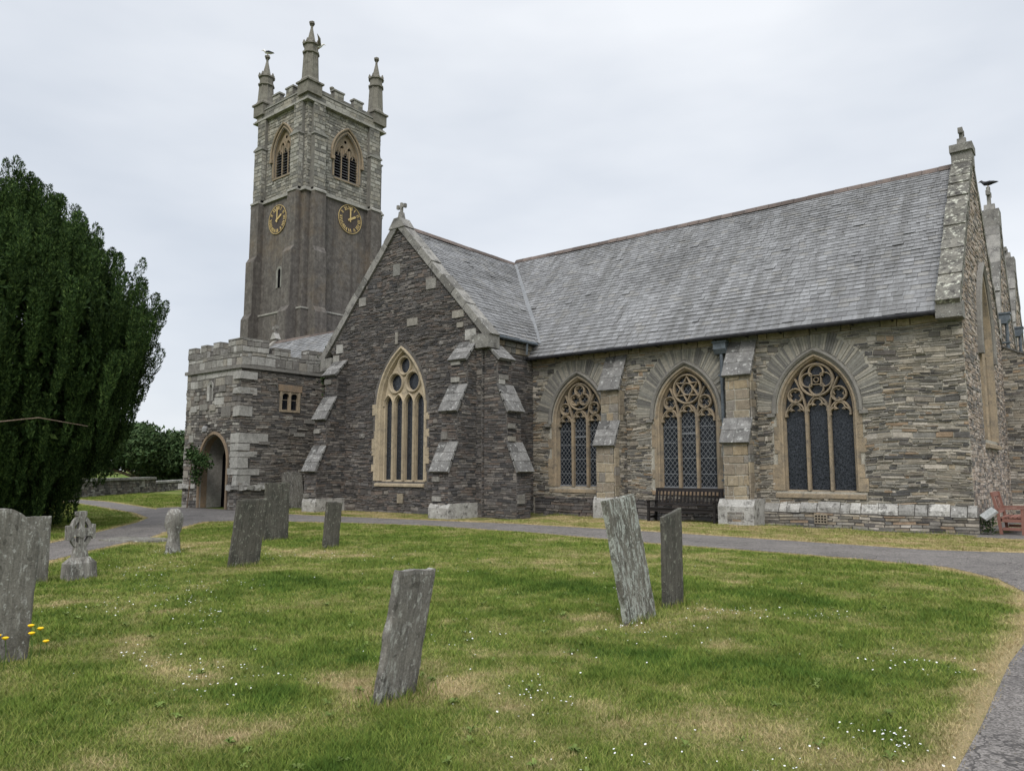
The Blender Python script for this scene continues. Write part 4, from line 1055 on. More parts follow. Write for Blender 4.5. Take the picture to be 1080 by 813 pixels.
mb.tube([p, p + Vector((0, -.22, .08)), p + Vector((0, -.26, .0))], .025, 6); mb.lathe(p + Vector((0, -.26, -.26)), [(.05, 0), (.11, .05), (.12, .2), (.06, .28)], 8, 1)
mb.build('porch_lamp', [M['gutter'], M['fixture']], church)

# tower -------------------------------------------------------------
TX0, TX1, TY0, TY1 = -49.2, -42.8, 30.5, 37.5
ZS, ZP = 21.1, 27.75
mb = MB()
mb.box(TX0, TX1, TY0, TY1, 0, ZS, 0)
mb.box(TX0 - .15, TX1 + .15, TY0 - .15, TY1 + .15, 0, 12.7, 0)
mb.build('tower_lower_stage', M['roughcast'], church)
i_ = .12
faces = [(FS(TY0 + i_), TX0 + i_, TX1 - i_, 1), (FE(TX1 - i_), TY0 + i_, TY1 - i_, 1), (FW(TX0 + i_), -TY1 + i_, -TY0 - i_, 0), (FN(TY1 - i_), -TX1 + i_, -TX0 - i_, 0)]
ba, bs, br, bv = 1.1, 24.55, 1.95, 22.95
bc = {0: -45.75, 1: 34.15}
mb = MB()
for k, (f, a, b, seen) in enumerate(faces):
    hl = [ccw(arch(ba, bs, br, bv, 0, 10, bc[k]))] if seen else []
    wall(mb, f, rect(a, b, ZS, 29.0), hl)
    hk = [ccw(arch(ba, bs, br, bv - .1, .28, 10, bc[k]))] if seen else []
    rubble(mb, f, rect(a, b, ZS + .1, ZP), hk, (.17, .30), (.25, .65), (.01, .05), seed=101 + k, gap=.025, jit=.03)
mb.build('tower_upper_stage', [M['tower_back'], M['tower_stone']], church)

def belfry(f, uc):
    mb = MB(); loft(mb, f, [(arch(ba, bs, br, bv, o, 12, uc), c) for o, c in ((.2, 0), (.2, .06), (.08, .07), (.04, -.05), (0, -.2), (0, -.4))])
    prism(mb, side_r(f, uc + 1.2), ccw([(.4, bv), (.4, bv + .1), (-.1, bv - .1), (-.1, bv - .2), (0, bv - .2)]), -2.4, 0)
    win = mb.build('belfry_window', M['belfry'], church)
    h = MB(); loft(h, f, [(arch(ba, bs, br, bs - .15, o, 12, uc), c) for o, c in ((.27, 0), (.27, .14), (.36, .18), (.42, .12), (.42, 0))])
    for s in (-1, 1): prism(h, f, ccw(rect(uc + s * 1.36 - .15, uc + s * 1.36 + .15, bs - .4, bs - .14)), 0, .2)
    _sub(win, 'hood_mould', h, M['belfry'])
    t = MB(); body = ccw(arch(ba, bs + .01, br, bs, 0, 14, uc)); body = [(x, max(y, bs + .38)) if abs(x - uc) > .01 else (x, y) for x, y in body if y > bs + .3] 
    wall(t, f, body, [circ(uc + s * .33, bs + .95, .14, 10) for s in (-1, 1)] + [circ(uc, bs + 1.4, .12, 10)], -.22)
    for s in (-1, 1): rib(t, f, [(uc + s * .36, bv), (uc + s * .36, bs + .8)], .08, -.12, -.35)
    for s in (-.66, -.16, .16, .66): rib(t, f, [(uc + s, bs + .2), (uc + s, bs + (1.1 if abs(s) < .3 else .75))], .06, -.14, -.24)
    for s in (-1, 0, 1): rib(t, f, arch(.31, bs + .12, .42, None, 0, 6, uc + s * .70), .06, -.13, -.24)
    for s in (-1, 1): rib(t, f, arch(.3, bs + .55, .5, None, 0, 6, uc + s * .33), .07, -.13, -.24)
    _sub(win, 'tracery', t, M['belfry'])
    l = MB()
    for i in range(10):
        v = bv + .06 + i * .21
        l.hexa([f(uc - ba, v, -.16), f(uc + ba, v, -.16), f(uc + ba, v + .16, -.42), f(uc - ba, v + .16, -.42), f(uc - ba, v + .035, -.16), f(uc + ba, v + .035, -.16), f(uc + ba, v + .195, -.42), f(uc - ba, v + .195, -.42)])
    _sub(win, 'louvres', l, M['louvre'])
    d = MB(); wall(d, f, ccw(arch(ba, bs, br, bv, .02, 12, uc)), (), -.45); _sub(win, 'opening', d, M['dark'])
belfry(faces[0][0], bc[0]); belfry(faces[1][0], bc[1])

NUM = {12: 'XII', 1: 'I', 2: 'II', 3: 'III', 4: 'IIII', 5: 'V', 6: 'VI', 7: 'VII', 8: 'VIII', 9: 'IX', 10: 'X', 11: 'XI'}
def clock(f, u, v, r=1.08):
    mb = MB(); prism(mb, f, circ(u, v, r, 40), -.02, .05, 0)
    ck = mb.build('clock', M['dial'], church)
    n = MB()
    def ring(r0, r1, c): 
        a, b = circ(u, v, r0, 48), circ(u, v, r1, 48); loft(n, f, [(b, c - .03), (b, c), (a, c), (a, c - .03)], 0, True)
    ring(r * .965, r * 1.0, .075)
    def bar(p, q, w0, c0=.05, c1=.075, w1=None):
        p, q = Vector(p), Vector(q); d = (q - p).normalized(); nn = Vector((-d.y, d.x)); w1 = w1 or w0
        prism(n, f, ccw([tuple(p - nn * w0), tuple(q - nn * w1), tuple(q + nn * w1), tuple(p + nn * w0)]), c0, c1)
    for h, s in NUM.items():
        an = R(90 - h * 30); er = Vector((math.cos(an), math.sin(an))); et = Vector((math.sin(an), -math.cos(an)))
        wd = {'I': .10, 'V': .2, 'X': .2}; tot = sum(wd[c] for c in s); x = -tot / 2; C0 = Vector((u, v))
        P = lambda xx, rr_: C0 + er * rr_ * r + et * xx * r
        for c in s:
            m_ = x + wd[c] / 2; r0, r1 = .66, .89
            if c == 'I': bar(P(m_, r0), P(m_, r1), .022 * r)
            elif c == 'V': bar(P(m_, r0), P(m_ - .065, r1),   .021 * r); bar(P(m_, r0), P(m_ + .065, r1), .016 * r, .05, .073)
            else: bar(P(m_ + .065, r0), P(m_ - .065, r1),   .021 * r); bar(P(m_ - .065, r0), P(m_ + .065, r1), .016 * r, .05, .073)
            x += wd[c]
    _sub(ck, 'numerals', n, M['gold'])
    n = MB()
    for hr, L, w_, c in ((0, .88, .045, .12), (2, .58, .06, .10)):
        an = R(90 - hr * 30); e = Vector((math.cos(an), math.sin(an))); C0 = Vector((u, v)); nn = Vector((-e.y, e.x))
        prism(n, f, ccw([tuple(C0 - e * .2 * r - nn * w_ * r), tuple(C0 + e * L * .8 * r - nn * w_ * 1.25 * r), tuple(C0 + e * L * r), tuple(C0 + e * L * .8 * r + nn * w_ * 1.25 * r), tuple(C0 - e * .2 * r + nn * w_ * r)]), c - .015, c)
    prism(n, f, circ(u, v, .08 * r, 12), .05, .13)
    _sub(ck, 'hands', n, M['gold'])
clock(FS(TY0), -45.95, 19.6); clock(FE(TX1), 34.45, 20.0)

mb = MB()      # string courses
for z, e, h in ((ZS, .16, .28), (ZP, .2, .24)):
    mb = MB(); mb.box(TX0 - e, TX1 + e, TY0 - e, TY1 + e, z, z + h * .5); mb.box(TX0 - e * .5, TX1 + e * .5, TY0 - e * .5, TY1 + e * .5, z + h * .5, z + h)
    mb.build('string_course', M['string'], church)
mb = MB(); mb.box(TX0 - .2, TX1 + .2, TY0 - .2, TY1 + .2, 12.62, 12.74); mb.build('string_course', M['string'], church)
def tower_buttress(f, u0, u1, lower):
    mb = MB()
    def pris(poly, m): prism(mb, side_r(f, u1), ccw([(-c, v) for c, v in poly]), -(u1 - u0), 0, m)
    pris([(-.1, 0), (lower[0], 0), (lower[0], 12.4), (lower[1], 12.8), (lower[1], 16.7), (lower[2], 17.1), (lower[2], ZS + .02), (-.1, ZS + .02)], 0)
    pris([(-.12, ZS + .14), (.34, ZS + .14), (.34, 25.35), (.14, 25.6), (.14, ZP + .02), (-.12, ZP + .02)], 1)
    um = (u0 + u1) / 2
    pris([(-.1, ZS), (lower[2] + .07, ZS), (lower[2] + .07, ZS + .13), (.32, ZS + .3), (-.1, ZS + .3)], 2)
    b = mb.build('tower_buttress', [M['roughcast'], M['tower_back'], M['string']], church)
    q = MB(); q.v = []
    for (c, v) in ((.34, 25.42),):
        prism(q, f, ccw([(u0 - .08, v - .1), (u1 + .08, v - .1), (u1 + .08, v), (um, v + .22), (u0 - .08, v)]), 0, c + .08)
    rubble(q, F(f(0, 0, .34), f.u, f.n), rect(u0, u1, ZS + .3, 25.3), (), (.24, .36), (.4, .7), (.01, .035), m=1, seed=int(abs(u0) * 10), gap=.025)
    rubble(q, F(f(0, 0, .14), f.u, f.n), rect(u0, u1, 25.66, ZP), (), (.24, .36), (.4, .7), (.01, .035), m=1, seed=int(abs(u0) * 11), gap=.025)
    rubble(q, side_r(f, u1), rect(-.34, 0, ZS + .3, 25.3), (), (.24, .36), (.3, .5), (.0, .02), m=1, seed=int(abs(u0) * 12), gap=.025)
    _sub(b, 'facing', q, [M['parapet'], M['tower_stone']])
lo = (.95, .72, .48)
for f, a, b in ((FS(TY0), TX0, TX1), (FE(TX1), TY0, TY1), (FN(TY1), -TX1, -TX0), (FW(TX0), -TY1, -TY0)):
    l2 = (1.5, 1.1, .7) if f.n.x < 0 else lo
    tower_buttress(f, a + .42, a + 1.42, l2); tower_buttress(f, b - 1.42, b - .42, l2)
# slit windows of the stair
mb = MB(); f = FS(TY0); loft(mb, f, [(arch(.16, 15.7, .2, 14.5, o, 5, -45.55), c) for o, c in ((.17, 0), (.17, .06), (0, .03), (0, .004))]); sw = mb.build('slit_window', M['parapet'], church)
mb = MB(); prism(mb, f, ccw(arch(.16, 15.7, .2, 14.5, 0, 5, -45.55)), -.02, .012); _sub(sw, 'opening', mb, M['dark'])
# parapet
mb = MB()
for f, a, b, sd in ((FS(TY0), TX0, TX1, 1), (FE(TX1), TY0, TY1, 2), (FN(TY1), -TX1, -TX0, 3), (FW(TX0), -TY1, -TY0, 4)):
    prism(mb, f, rect(a, b, ZP + .24, 28.6), -.4 + .003 * sd, .0 + .003 * sd, 0)
    rubble(mb, F(f(0, 0, .003 * sd), f.u, f.n), rect(a, b, ZP + .26, 28.55), (), (.22, .34), (.4, .9), (.008, .03), m=1, seed=120 + sd, gap=.02)
    prism(mb, f, rect(a + .9, b - .9, 28.6, 28.70), -.42, .06, 2)
pm = [M['tower_back'], M['tower_stone'], M['parapet']]
par = mb.build('tower_parapet', pm, church)
for f, a, b, sd in ((FS(TY0), TX0, TX1, 1), (FE(TX1), TY0, TY1, 2), (FN(TY1), -TX1, -TX0, 3), (FW(TX0), -TY1, -TY0, 4)):
    L = b - a
    for k in (1, 2):
        uc = a + L * (.5 + (-.115 if k == 1 else .145)); mb = MB()
        prism(mb, f, rect(uc - .42, uc + .42, 28.6, 29.35), -.36, .02, 0); rubble(mb, F(f(0, 0, .02), f.u, f.n), rect(uc - .42, uc + .42, 28.72, 29.33), (), (.25, .35), (.35, .6), (.005, .02), m=1, seed=130 + sd * 2 + k)
        prism(mb, f, rect(uc - .5, uc + .5, 29.35, 29.47), -.42, .08, 2)
        _sub(par, 'merlon', mb, pm)
def pinnacle(x, y, dz=0.):
    mb = MB(); sx = 1 if x < -46 else -1; sy = 1 if y < 34 else -1
    cx_, cy_ = x + sx * .42, y + sy * .42
    mb.box(cx_ - .62, cx_ + .62, cy_ - .62, cy_ + .62, 28.3, 29.15, 0); mb.box(cx_ - .72, cx_ + .72, cy_ - .72, cy_ + .72, 29.15, 29.28, 0)
    mb.lathe((cx_, cy_, 29.28), [(.74, 0), (.60, .28)] + [(a_, b_ + dz) for a_, b_ in ((.49, 1.85), (.62, 1.88), (.62, 2.0), (.50, 2.06), (.51, 2.5), (.63, 2.54), (.61, 2.66), (.38, 2.7), (.30, 2.9), (.09, 3.9), (.09, 4.1))], 8, 0, math.pi / 8)
    for k in range(8):
        an = k * math.pi / 4 + math.pi / 8; p = (cx_ + .53 * math.cos(an), cy_ + .53 * math.sin(an)); mb.hexa([(p[0] + a_, p[1] + b_, 31.92 + dz) for a_, b_ in ((-.09, -.09), (.09, -.09), (.09, .09), (-.09, .09))] + [(p[0] + a_, p[1] + b_, 32.18 + dz) for a_, b_ in ((-.03, -.03), (.03, -.03), (.03, .03), (-.03, .03))]); e_ = (cx_ + .54 * math.cos(an), cy_ + .54 * math.sin(an)); mb.tube([(*e_, 29.5), (cx_ + .475 * math.cos(an), cy_ + .475 * math.sin(an), 31.15 + dz)], [.075, .06], 6)
    z = 33.35 + dz
    mb.lathe((cx_, cy_, z), [(.07, 0), (.15, .06), (.07, .12), (.06, .42), (.03, .44)], 8)
    mb.box(cx_ - .2, cx_ + .2, cy_ - .07, cy_ + .07, z + .17, z + .32); mb.box(cx_ - .068, cx_ + .068, cy_ - .2, cy_ + .2, z + .172, z + .318)
    mb.build('pinnacle', M['pinn'], church)
for x in (TX0, TX1):
    for y in (TY0, TY1): pinnacle(x, y, .3 if x == TX1 else -.3)
mb = MB(); mb.add([(TX0, TY0, 28.2), (TX1, TY0, 28.2), (TX1, TY1, 28.2), (TX0, TY1, 28.2)], [(0, 1, 2, 3)]); mb.build('tower_roof', M['lead'], church)

# ------------------------------------------------------------------ headstones (faces look east, +X)
def headstone(name, label, cat, loc, w, h, t, mat, top=None, lean=0., tilt=0., yaw=0., taper=0., seed=1, group='headstones on the lawn', rough=.01, zb=-.2, cols=20, rows=40):
    g = np.random.RandomState(seed); top = top or (lambda s: 0.)
    V = []; Fc = []
    def edge(z, side): return side * (w / 2 + taper * (z / h)) + rough * .7 * (vnoise(np.array([z * 34 + 11 * side]), np.array([seed * 9.1]))[0] - .5) + rough * (vnoise(np.array([z * 9 + 31 * side]), np.array([seed * 3.3]))[0] - .5) * 1.6
    for face in (0, 1):
        for j in range(rows + 1):
            for i in range(cols + 1):
                s = i / cols; zt = h + top(2 * s - 1) + rough * 1.5 * (vnoise(np.array([s * 7.]), np.array([seed * 1.7]))[0] - .5) + rough * .8 * (vnoise(np.array([s * 23.]), np.array([seed * 5.3]))[0] - .5)
                z = zb + (zt - zb) * j / rows
                y = edge(z, -1) * (1 - s) + edge(z, 1) * s
                e = min(i, cols - i, rows - j) == 0
                x = (t / 2 - (.006 if e else 0)) * (1 if face else -1) + rough * .5 * (vnoise(np.array([y * 5 + 50 * face + seed]), np.array([z * 5.]))[0] - .5)
                V.append((x, y, z))
    n = (cols + 1) * (rows + 1); id_ = lambda f_, j, i: f_ * n + j * (cols + 1) + i
    for j in range(rows):
        for i in range(cols):
            Fc.append((id_(1, j, i), id_(1, j, i + 1), id_(1, j + 1, i + 1), id_(1, j + 1, i)))
            Fc.append((id_(0, j, i), id_(0, j + 1, i), id_(0, j + 1, i + 1), id_(0, j, i + 1)))
        Fc.append((id_(0, j, 0), id_(1, j, 0), id_(1, j + 1, 0), id_(0, j + 1, 0))); Fc.append((id_(1, j, cols), id_(0, j, cols), id_(0, j + 1, cols), id_(1, j + 1, cols)))
    for i in range(cols): Fc.append((id_(1, rows, i), id_(1, rows, i + 1), id_(0, rows, i + 1), id_(0, rows, i)))
    mb = MB(); mb.add(V, Fc); o = mb.build(name, M[mat])
    o.location = loc; o.rotation_euler = (R(lean), R(tilt), R(yaw))
    return tag(o, label, cat, group)
def gz(x, y): return float(ground_z(np.array([x]), np.array([y]))[0])
HS = [
 dict(label='narrow lichen-greyed slate headstone leaning right, alone in the near lawn', loc=(-4.02, 3.73), w=.36, h=.885, t=.065, mat='slab_front', lean=-7.5, tilt=5, seed=1, top=lambda s: .012 * s, rough=.009),
 dict(label='tall headstone patched white with lichen, leaning left before the dark bench', loc=(-3.97, 7.16), w=.60, h=1.29, t=.075, mat='slab_pale', lean=9.5, tilt=-5.5, seed=2, top=lambda s: -.035 * s + (.02 if s > .3 else 0), rough=.011),
 dict(label='slim upright dark headstone with slanting top, close beside the white-lichened one', loc=(-4.12, 8.22), w=.47, h=1.08, t=.06, mat='slab_dark', lean=0, tilt=0, seed=3, top=lambda s: .045 * s, rough=.006),
 dict(label='broad dark slate headstone leaning right with a slanting top, nearest the porch corner', loc=(-11.5, 7.2), w=.56, h=1.12, t=.07, mat='slab_dark', lean=-6, tilt=2, seed=4, top=lambda s: .035 * s, rough=.006),
 dict(label='tall upright flat-topped dark headstone standing behind the broad leaning one', loc=(-15.13, 10.28), w=.62, h=1.32, t=.08, mat='slab_dark', lean=0, tilt=0, seed=5, rough=.008),
 dict(label='small narrow dark headstone leaning slightly right in front of the transept', loc=(-12.73, 9.96), w=.38, h=.94, t=.07, mat='slab_dark', lean=-3.5, tilt=1.5, seed=6, rough=.012),
 dict(label='big grey headstone with domed top and rounded shoulders, cut by the left edge', loc=(-7.36, 2.27), w=.60, h=1.08, t=.11, mat='slab_grey', lean=-2, tilt=1, seed=7, rough=.006, cols=32,
      top=lambda s: .05 + (.13 * math.sqrt(max(0, 1 - (s / .62) ** 2)) if abs(s) < .62 else -.13 * ((abs(s) - .62) / .38) ** 2.2)),
 dict(label='pale flat-topped headstone partly hidden behind the big domed one', loc=(-12.2, 4.22), w=.5, h=.95, t=.08, mat='slab_grey', lean=0, tilt=0, seed=8, rough=.006),
]
for d_ in HS:
    x, y = d_.pop('loc'); lb = d_.pop('label'); headstone('headstone', lb, 'headstone', (x, y, gz(x, y)), **d_)
headstone('headstone', 'tall brown round-topped slab leaning against the porch wall', 'headstone', (-26.5, 18.85, 0), .95, 1.55, .10, 'slab_front', top=lambda s: -.12 * abs(s) ** 3, tilt=-11, seed=9, group=None, rough=.01)

# carved wheel cross
mb = MB(); fX = FE(.09)
cr_t = thing('cross_headstone', 'small carved stone wheel cross on a tapering plinth beside the domed headstone', 'gravestone', (-12.06, 4.85, gz(-12, 5)), 0)
cr_t.scale = (.75, .58, .93)
cr_t.rotation_euler = (R(1.5), 0, 0)
th_ = .16
prism(mb, F((th_ / 2, 0, 0), (0, 1, 0), (1, 0, 0)), [(-.19, .30), (.19, .30), (.10, .56), (-.10, .56)], -th_, 0)
fx = F((th_ / 2, 0, 0), (0, 1, 0), (1, 0, 0)); HC = .72
def arm(a0):
    c_, s_ = math.cos(R(a0)), math.sin(R(a0)); P = lambda r_, x: (r_ * c_ - x * s_, HC + r_ * s_ + x * c_)
    return ccw([P(0, -.065), P(.22, -.06), P(.27, -.115), P(.33, -.115), P(.33, .115), P(.27, .115), P(.22, .06), P(0, .065)])
for a0 in (0, 90, 180, 270): prism(mb, fx, arm(a0), -th_ + .002 * (a0 // 90), .0 - .002 * (a0 // 90))
o_, i__ = circ(0, HC, .265, 32), circ(0, HC, .185, 32)
loft(mb, fx, [(i__, -th_ + .03), (o_, -th_ + .03), (o_, -.025), (i__, -.025), (i__, -th_ + .03)], 0, True)
prism(mb, fx, circ(0, HC, .085, 14), -th_ - .01, .02)
mb.build('cross_head', M['carved'], cr_t)
mb = MB(); mb.hexa([(-.17, -.37, -.15), (.17, -.37, -.15), (.17, .37, -.15), (-.17, .37, -.15), (-.15, -.34, .24), (.15, -.34, .24), (.15, .34, .24), (-.15, .34, .24)])
mb.hexa([(-.15, -.34, .24), (.15, -.34, .24), (.15, .34, .24), (-.15, .34, .24), (-.09, -.2, .33), (.09, -.2, .33), (.09, .2, .33), (-.09, .2, .33)])
mb.build('plinth', M['carved'], cr_t)

# worn knobbly marker: one lofted, noise-worn body
def worn(label, loc, seed):
    g = np.random.RandomState(seed); mb = MB(); n = 18; prof = [(.20, .13, -.15), (.195, .13, .0), (.17, .12, .14), (.15, .11, .27), (.15, .11, .36), (.19, .13, .45), (.215, .145, .55), (.225, .15, .66), (.205, .14, .75), (.15, .11, .83), (.07, .06, .87)]
    for ry, rx, z in prof:
        for k in range(n):
            a = 2 * math.pi * k / n; q = 1 + .28 * (vnoise(np.array([a * 2.2 + seed]), np.array([z * 7.]))[0] - .5) + .12 * (g.rand() - .5)
            mb.v.append((rx * math.cos(a) * q, ry * math.sin(a) * q, z))
    m = len(prof)
    for i in range(m - 1):
        for k in range(n): mb.f.append((i * n + k, i * n + (k + 1) % n, (i + 1) * n + (k + 1) % n, (i + 1) * n + k)); mb.m.append(0)
    mb.f.append(tuple((m - 1) * n + k for k in range(n))); mb.m.append(0)
    o = mb.build('stone_marker', M['carved'], smooth=True); o.location = loc; o.scale = (.8, .74, .97); tag(o, label, 'gravestone')
worn('short knobbly weathered stone marker standing where the two paths fork', (-14.3, 7.42, gz(-14.3, 7.42)), 4)
mb = MB(); g = random.Random(4)
q = [(-.85, -.3), (-.2, -.42), (.6, -.36), (.9, .05), (.7, .36), (.0, .42), (-.7, .33)]
mb.add([(x, y, -.08) for x, y in q] + [(x * .96, y * .93, .035 + g.uniform(-.01, .01)) for x, y in q], [tuple(range(7, 14))] + [(i, (i + 1) % 7, (i + 1) % 7 + 7, i + 7) for i in range(7)])
o = mb.build('ledger_stone', M['slab_grey']); o.location = (-17.3, 8.2, .01); o.rotation_euler = (0, 0, R(28))
tag(o, 'pale flat grave slab sunk in the grass beside the left path', 'ledger stone')

# longer unmown grass at the foot of every stone and along the walls, and flat weed rosettes in the turf
B = []; DD = []
def tuft_at(x, y, sx, sy, n, hmax):
    for i in range(n):
        px, py = x + rs.randn() * sx, y + rs.uniform(-sy, sy)
        if pip(np.array([px]), np.array([py]), path_poly)[0]: continue
        h = hmax * rs.uniform(.4, 1.0); a, l = rs.uniform(0, 6.28, 2); k_ = h * rs.uniform(.2, .8); w_ = .0045; z = gz(px, py) - .01
        B.extend([(px - w_ * math.cos(a), py - w_ * math.sin(a), z), (px + w_ * math.cos(a), py + w_ * math.sin(a), z), (px + k_ * math.cos(l), py + k_ * math.sin(l), z + h)]); DD.extend([rs.uniform(-.4, .55)] * 3)
for o_ in list(bpy.data.objects):
    if o_.name.startswith('headstone') and o_.location.x > -20: tuft_at(o_.location.x, o_.location.y, .10, .34, 420, .12)
tuft_at(-12.06, 4.85, .2, .3, 300, .10); tuft_at(-14.3, 7.42, .15, .2, 200, .10); tuft_at(-17.3, 8.2, .7, .5, 300, .08)
for i in range(60): tuft_at(rs.uniform(-16, -1.2), rs.uniform(2.6, 14.5), .07, .09, 26, .10)
for i in range(70): tuft_at(rs.uniform(-16.3, -2.8), 21.35 + rs.rand() * .2, .12, .08, 30, .12)
tag(tri_mesh('long_grass', np.array(B), M['blade'], attr={'dry': DD}), 'longer tufts of unmown grass at the feet of the stones and the wall', 'grass', kind='stuff')
P = []
for i in range(300):
    x, y = rs.uniform(-13, -1), 2.4 + rs.rand() ** 1.5 * 10
    if vnoise(np.array([x * .8]), np.array([y * .8]))[0] < .45 or pip(np.array([x]), np.array([y]), path_poly)[0]: continue
    z = gz(x, y); m = rs.randint(5, 9); r_ = rs.uniform(.02, .045)
    for k_ in range(m):
        a = 6.28 * k_ / m + rs.uniform(-.3, .3); c_, s_ = math.cos(a), math.sin(a); w_ = r_ * .28; zz_ = z + rs.uniform(.02, .05)
        P += [(x, y, z + .012), (x + r_ * .6 * c_ - w_ * s_, y + r_ * .6 * s_ + w_ * c_, zz_), (x + r_ * c_, y + r_ * s_, zz_ - .008), (x + r_ * .6 * c_ + w_ * s_, y + r_ * .6 * s_ - w_ * c_, zz_)]
tag(tri_mesh('lawn_weeds', np.array(P), M['weed_leaf'], k=4), 'flat dark green weed rosettes dotted through the lawn', 'weeds', kind='stuff')

# ------------------------------------------------------------------ benches
def bench(label, loc, rz, L, mat, nslat, hb=.95):
    t = thing('park_bench', label, 'bench', loc, rz)
    wd = M[mat]; hl = L / 2
    for s in (-1, 1):
        x = s * (hl - .05)
        mb = MB(); mb.box(x - .035, x + .035, -.50, -.43, 0, .62); mb.build('leg', wd, t)
        mb = MB(); mb.hexa([(x - .035, -.04, 0), (x + .035, -.04, 0), (x + .035, .03, 0), (x - .035, .03, 0), (x - .035, .0, .45), (x + .035, .0, .45), (x + .035, .07, .45), (x - .035, .07, .45)])
        mb.hexa([(x - .035, .0, .45), (x + .035, .0, .45), (x + .035, .07, .45), (x - .035, .07, .45), (x - .035, .12, hb), (x + .035, .12, hb), (x + .035, .17, hb), (x - .035, .17, hb)]); mb.build('leg', wd, t)
        mb = MB(); mb.hexa([(x - .045, -.54, .62), (x + .045, -.54, .62), (x + .045, .06, .60), (x - .045, .06, .60), (x - .045, -.54, .66), (x + .045, -.54, .66), (x + .045, .06, .64), (x - .045, .06, .64)]); mb.build('arm_rest', wd, t)
        mb = MB(); mb.box(x - .025, x + .025, -.43, -.04, .30, .38); mb.box(x - .02, x + .02, -.43, -.04, .10, .17); mb.build('side_rail', wd, t)
    mb = MB()
    for i in range(6):
        y = -.51 + i * .085; mb.box(-hl + .02, hl - .02, y, y + .065, .405 - .004 * abs(i - 1), .435 - .004 * abs(i - 1))
    mb.box(-hl + .085, hl - .085, -.485, -.445, .31, .40); mb.box(-hl + .085, hl - .085, -.02, .02, .31, .395); mb.build('seat', wd, t)
    mb = MB()
    def bar(z0, z1, d=.02):
        y0, y1 = .035 + (z0 - .45) * .24, .035 + (z1 - .45) * .24
        mb.hexa([(-hl + .085, y0 - d, z0), (hl - .085, y0 - d, z0), (hl - .085, y0 + d, z0), (-hl + .085, y0 + d, z0), (-hl + .085, y1 - d, z1), (hl - .085, y1 - d, z1), (hl - .085, y1 + d, z1), (-hl + .085, y1 + d, z1)])
    bar(.50, .56); bar(hb - .11, hb)
    for i in range(nslat):
        x = -hl + .14 + (L - .28) * i / (nslat - 1); y0, y1 = .035 + .11 * .24, .035 + (hb - .56) * .24
        mb.hexa([(x - .025, y0 - .01, .56), (x + .025, y0 - .01, .56), (x + .025, y0 + .01, .56), (x - .025, y0 + .01, .56), (x - .025, y1 - .01, hb - .11), (x + .025, y1 - .01, hb - .11), (x + .025, y1 + .01, hb - .11), (x - .025, y1 + .01, hb - .11)])
    mb.build('backrest', wd, t)
    return t
bench('dark stained wooden bench with slatted back under the middle nave window', (-10.2, 21.45, .01), 0, 2.25, 'wood_dark', 17, 1.02)
bench('red-brown wooden bench with flat arms against the east wall at the right', (-2.2, 22.92, .01), R(90), 1.5, 'wood_red', 5, 1.02)

# slab and weeds at the church corner
o = MB(); o.box(-.17, .17, -.13, .13, -.03, .03); o = o.build('stone_slab', M['paleblock']); o.location = (-2.38, 21.75, .52); o.rotation_euler = (R(24), R(-38), R(20))
tag(o, 'pale tilted slab leaning at the church corner beside the red bench', 'slab')
P = []
for i in range(420):
    a = rs.uniform(0, 6.28); r_ = rs.rand() ** .6 * .18; x, y = -2.45 + r_ * math.cos(a), 21.98 + r_ * math.sin(a) * .8; z = .03 + rs.rand() * .5 * (1 - r_)
    b, s = rs.uniform(0, 6.28), rs.uniform(.03, .06); up = rs.uniform(-.03, .06)
    P += [(x, y, z), (x + s * math.cos(b), y + s * math.sin(b), z + up), (x + s * 1.6 * math.cos(b + .4), y + s * 1.6 * math.sin(b + .4), z + up * 1.5), (x + s * math.cos(b + .9), y + s * math.sin(b + .9), z + up)]
tag(tri_mesh('weed', np.array(P), M['bush'], k=4), 'dark green weed growing between the pale slab and the red bench', 'plant')

# ------------------------------------------------------------------ plants
def leaf_quads(C, size, up=.5, seed=0, dirs=None, asp=.45):
    """one pointed 4-corner leaf per centre; leaves point outward/up"""
    g = np.random.RandomState(seed); n = len(C); d = g.randn(n, 3)
    if dirs is not None: d = d * .55 + dirs
    d[:, 2] += up; d /= np.linalg.norm(d, axis=1)[:, None]
    s = np.cross(d, g.randn(n, 3)); s /= np.linalg.norm(s, axis=1)[:, None]
    L = (size * g.uniform(.6, 1.3, n))[:, None]; W_ = L * asp
    return np.stack([C - d * L * .5, C + s * W_ * .5, C + d * L * .5, C - s * W_ * .5], 1).reshape(-1, 3)

# yew: a broad crown of many upright plumes on a cluster of stems
YB = np.array([-23.75, 6.55]); prof_z = [.2, .7, 2.2, 3.8, 5.6, 6.6, 7.8, 8.8, 9.7]; prof_r = [1.7, 2.3, 3.3, 4.1, 4.35, 3.85, 2.75, 1.8, .9]
yew = thing('yew_tree', 'huge dark green yew with upright plumes and a low sweeping crown at left', 'tree', (YB[0], YB[1], 0), world=True)
mb = MB()
for k in range(7):
    a = k * .9; b = Vector((YB[0] + .35 * math.cos(a), YB[1] + .35 * math.sin(a), -.1))
    pts = [b + Vector((math.cos(a), math.sin(a), 0)) * (q ** 1.3 * 2.6) + Vector((0, 0, q * (6 if k else 7))) * 1 for q in (0, .15, .35, .6, .9)]
    mb.tube(pts, [.28, .22, .16, .11, .04], 8)
a = math.atan2(-YB[1] * 0 + -.55, .84)
mb.build('trunk', M['bark'], yew)
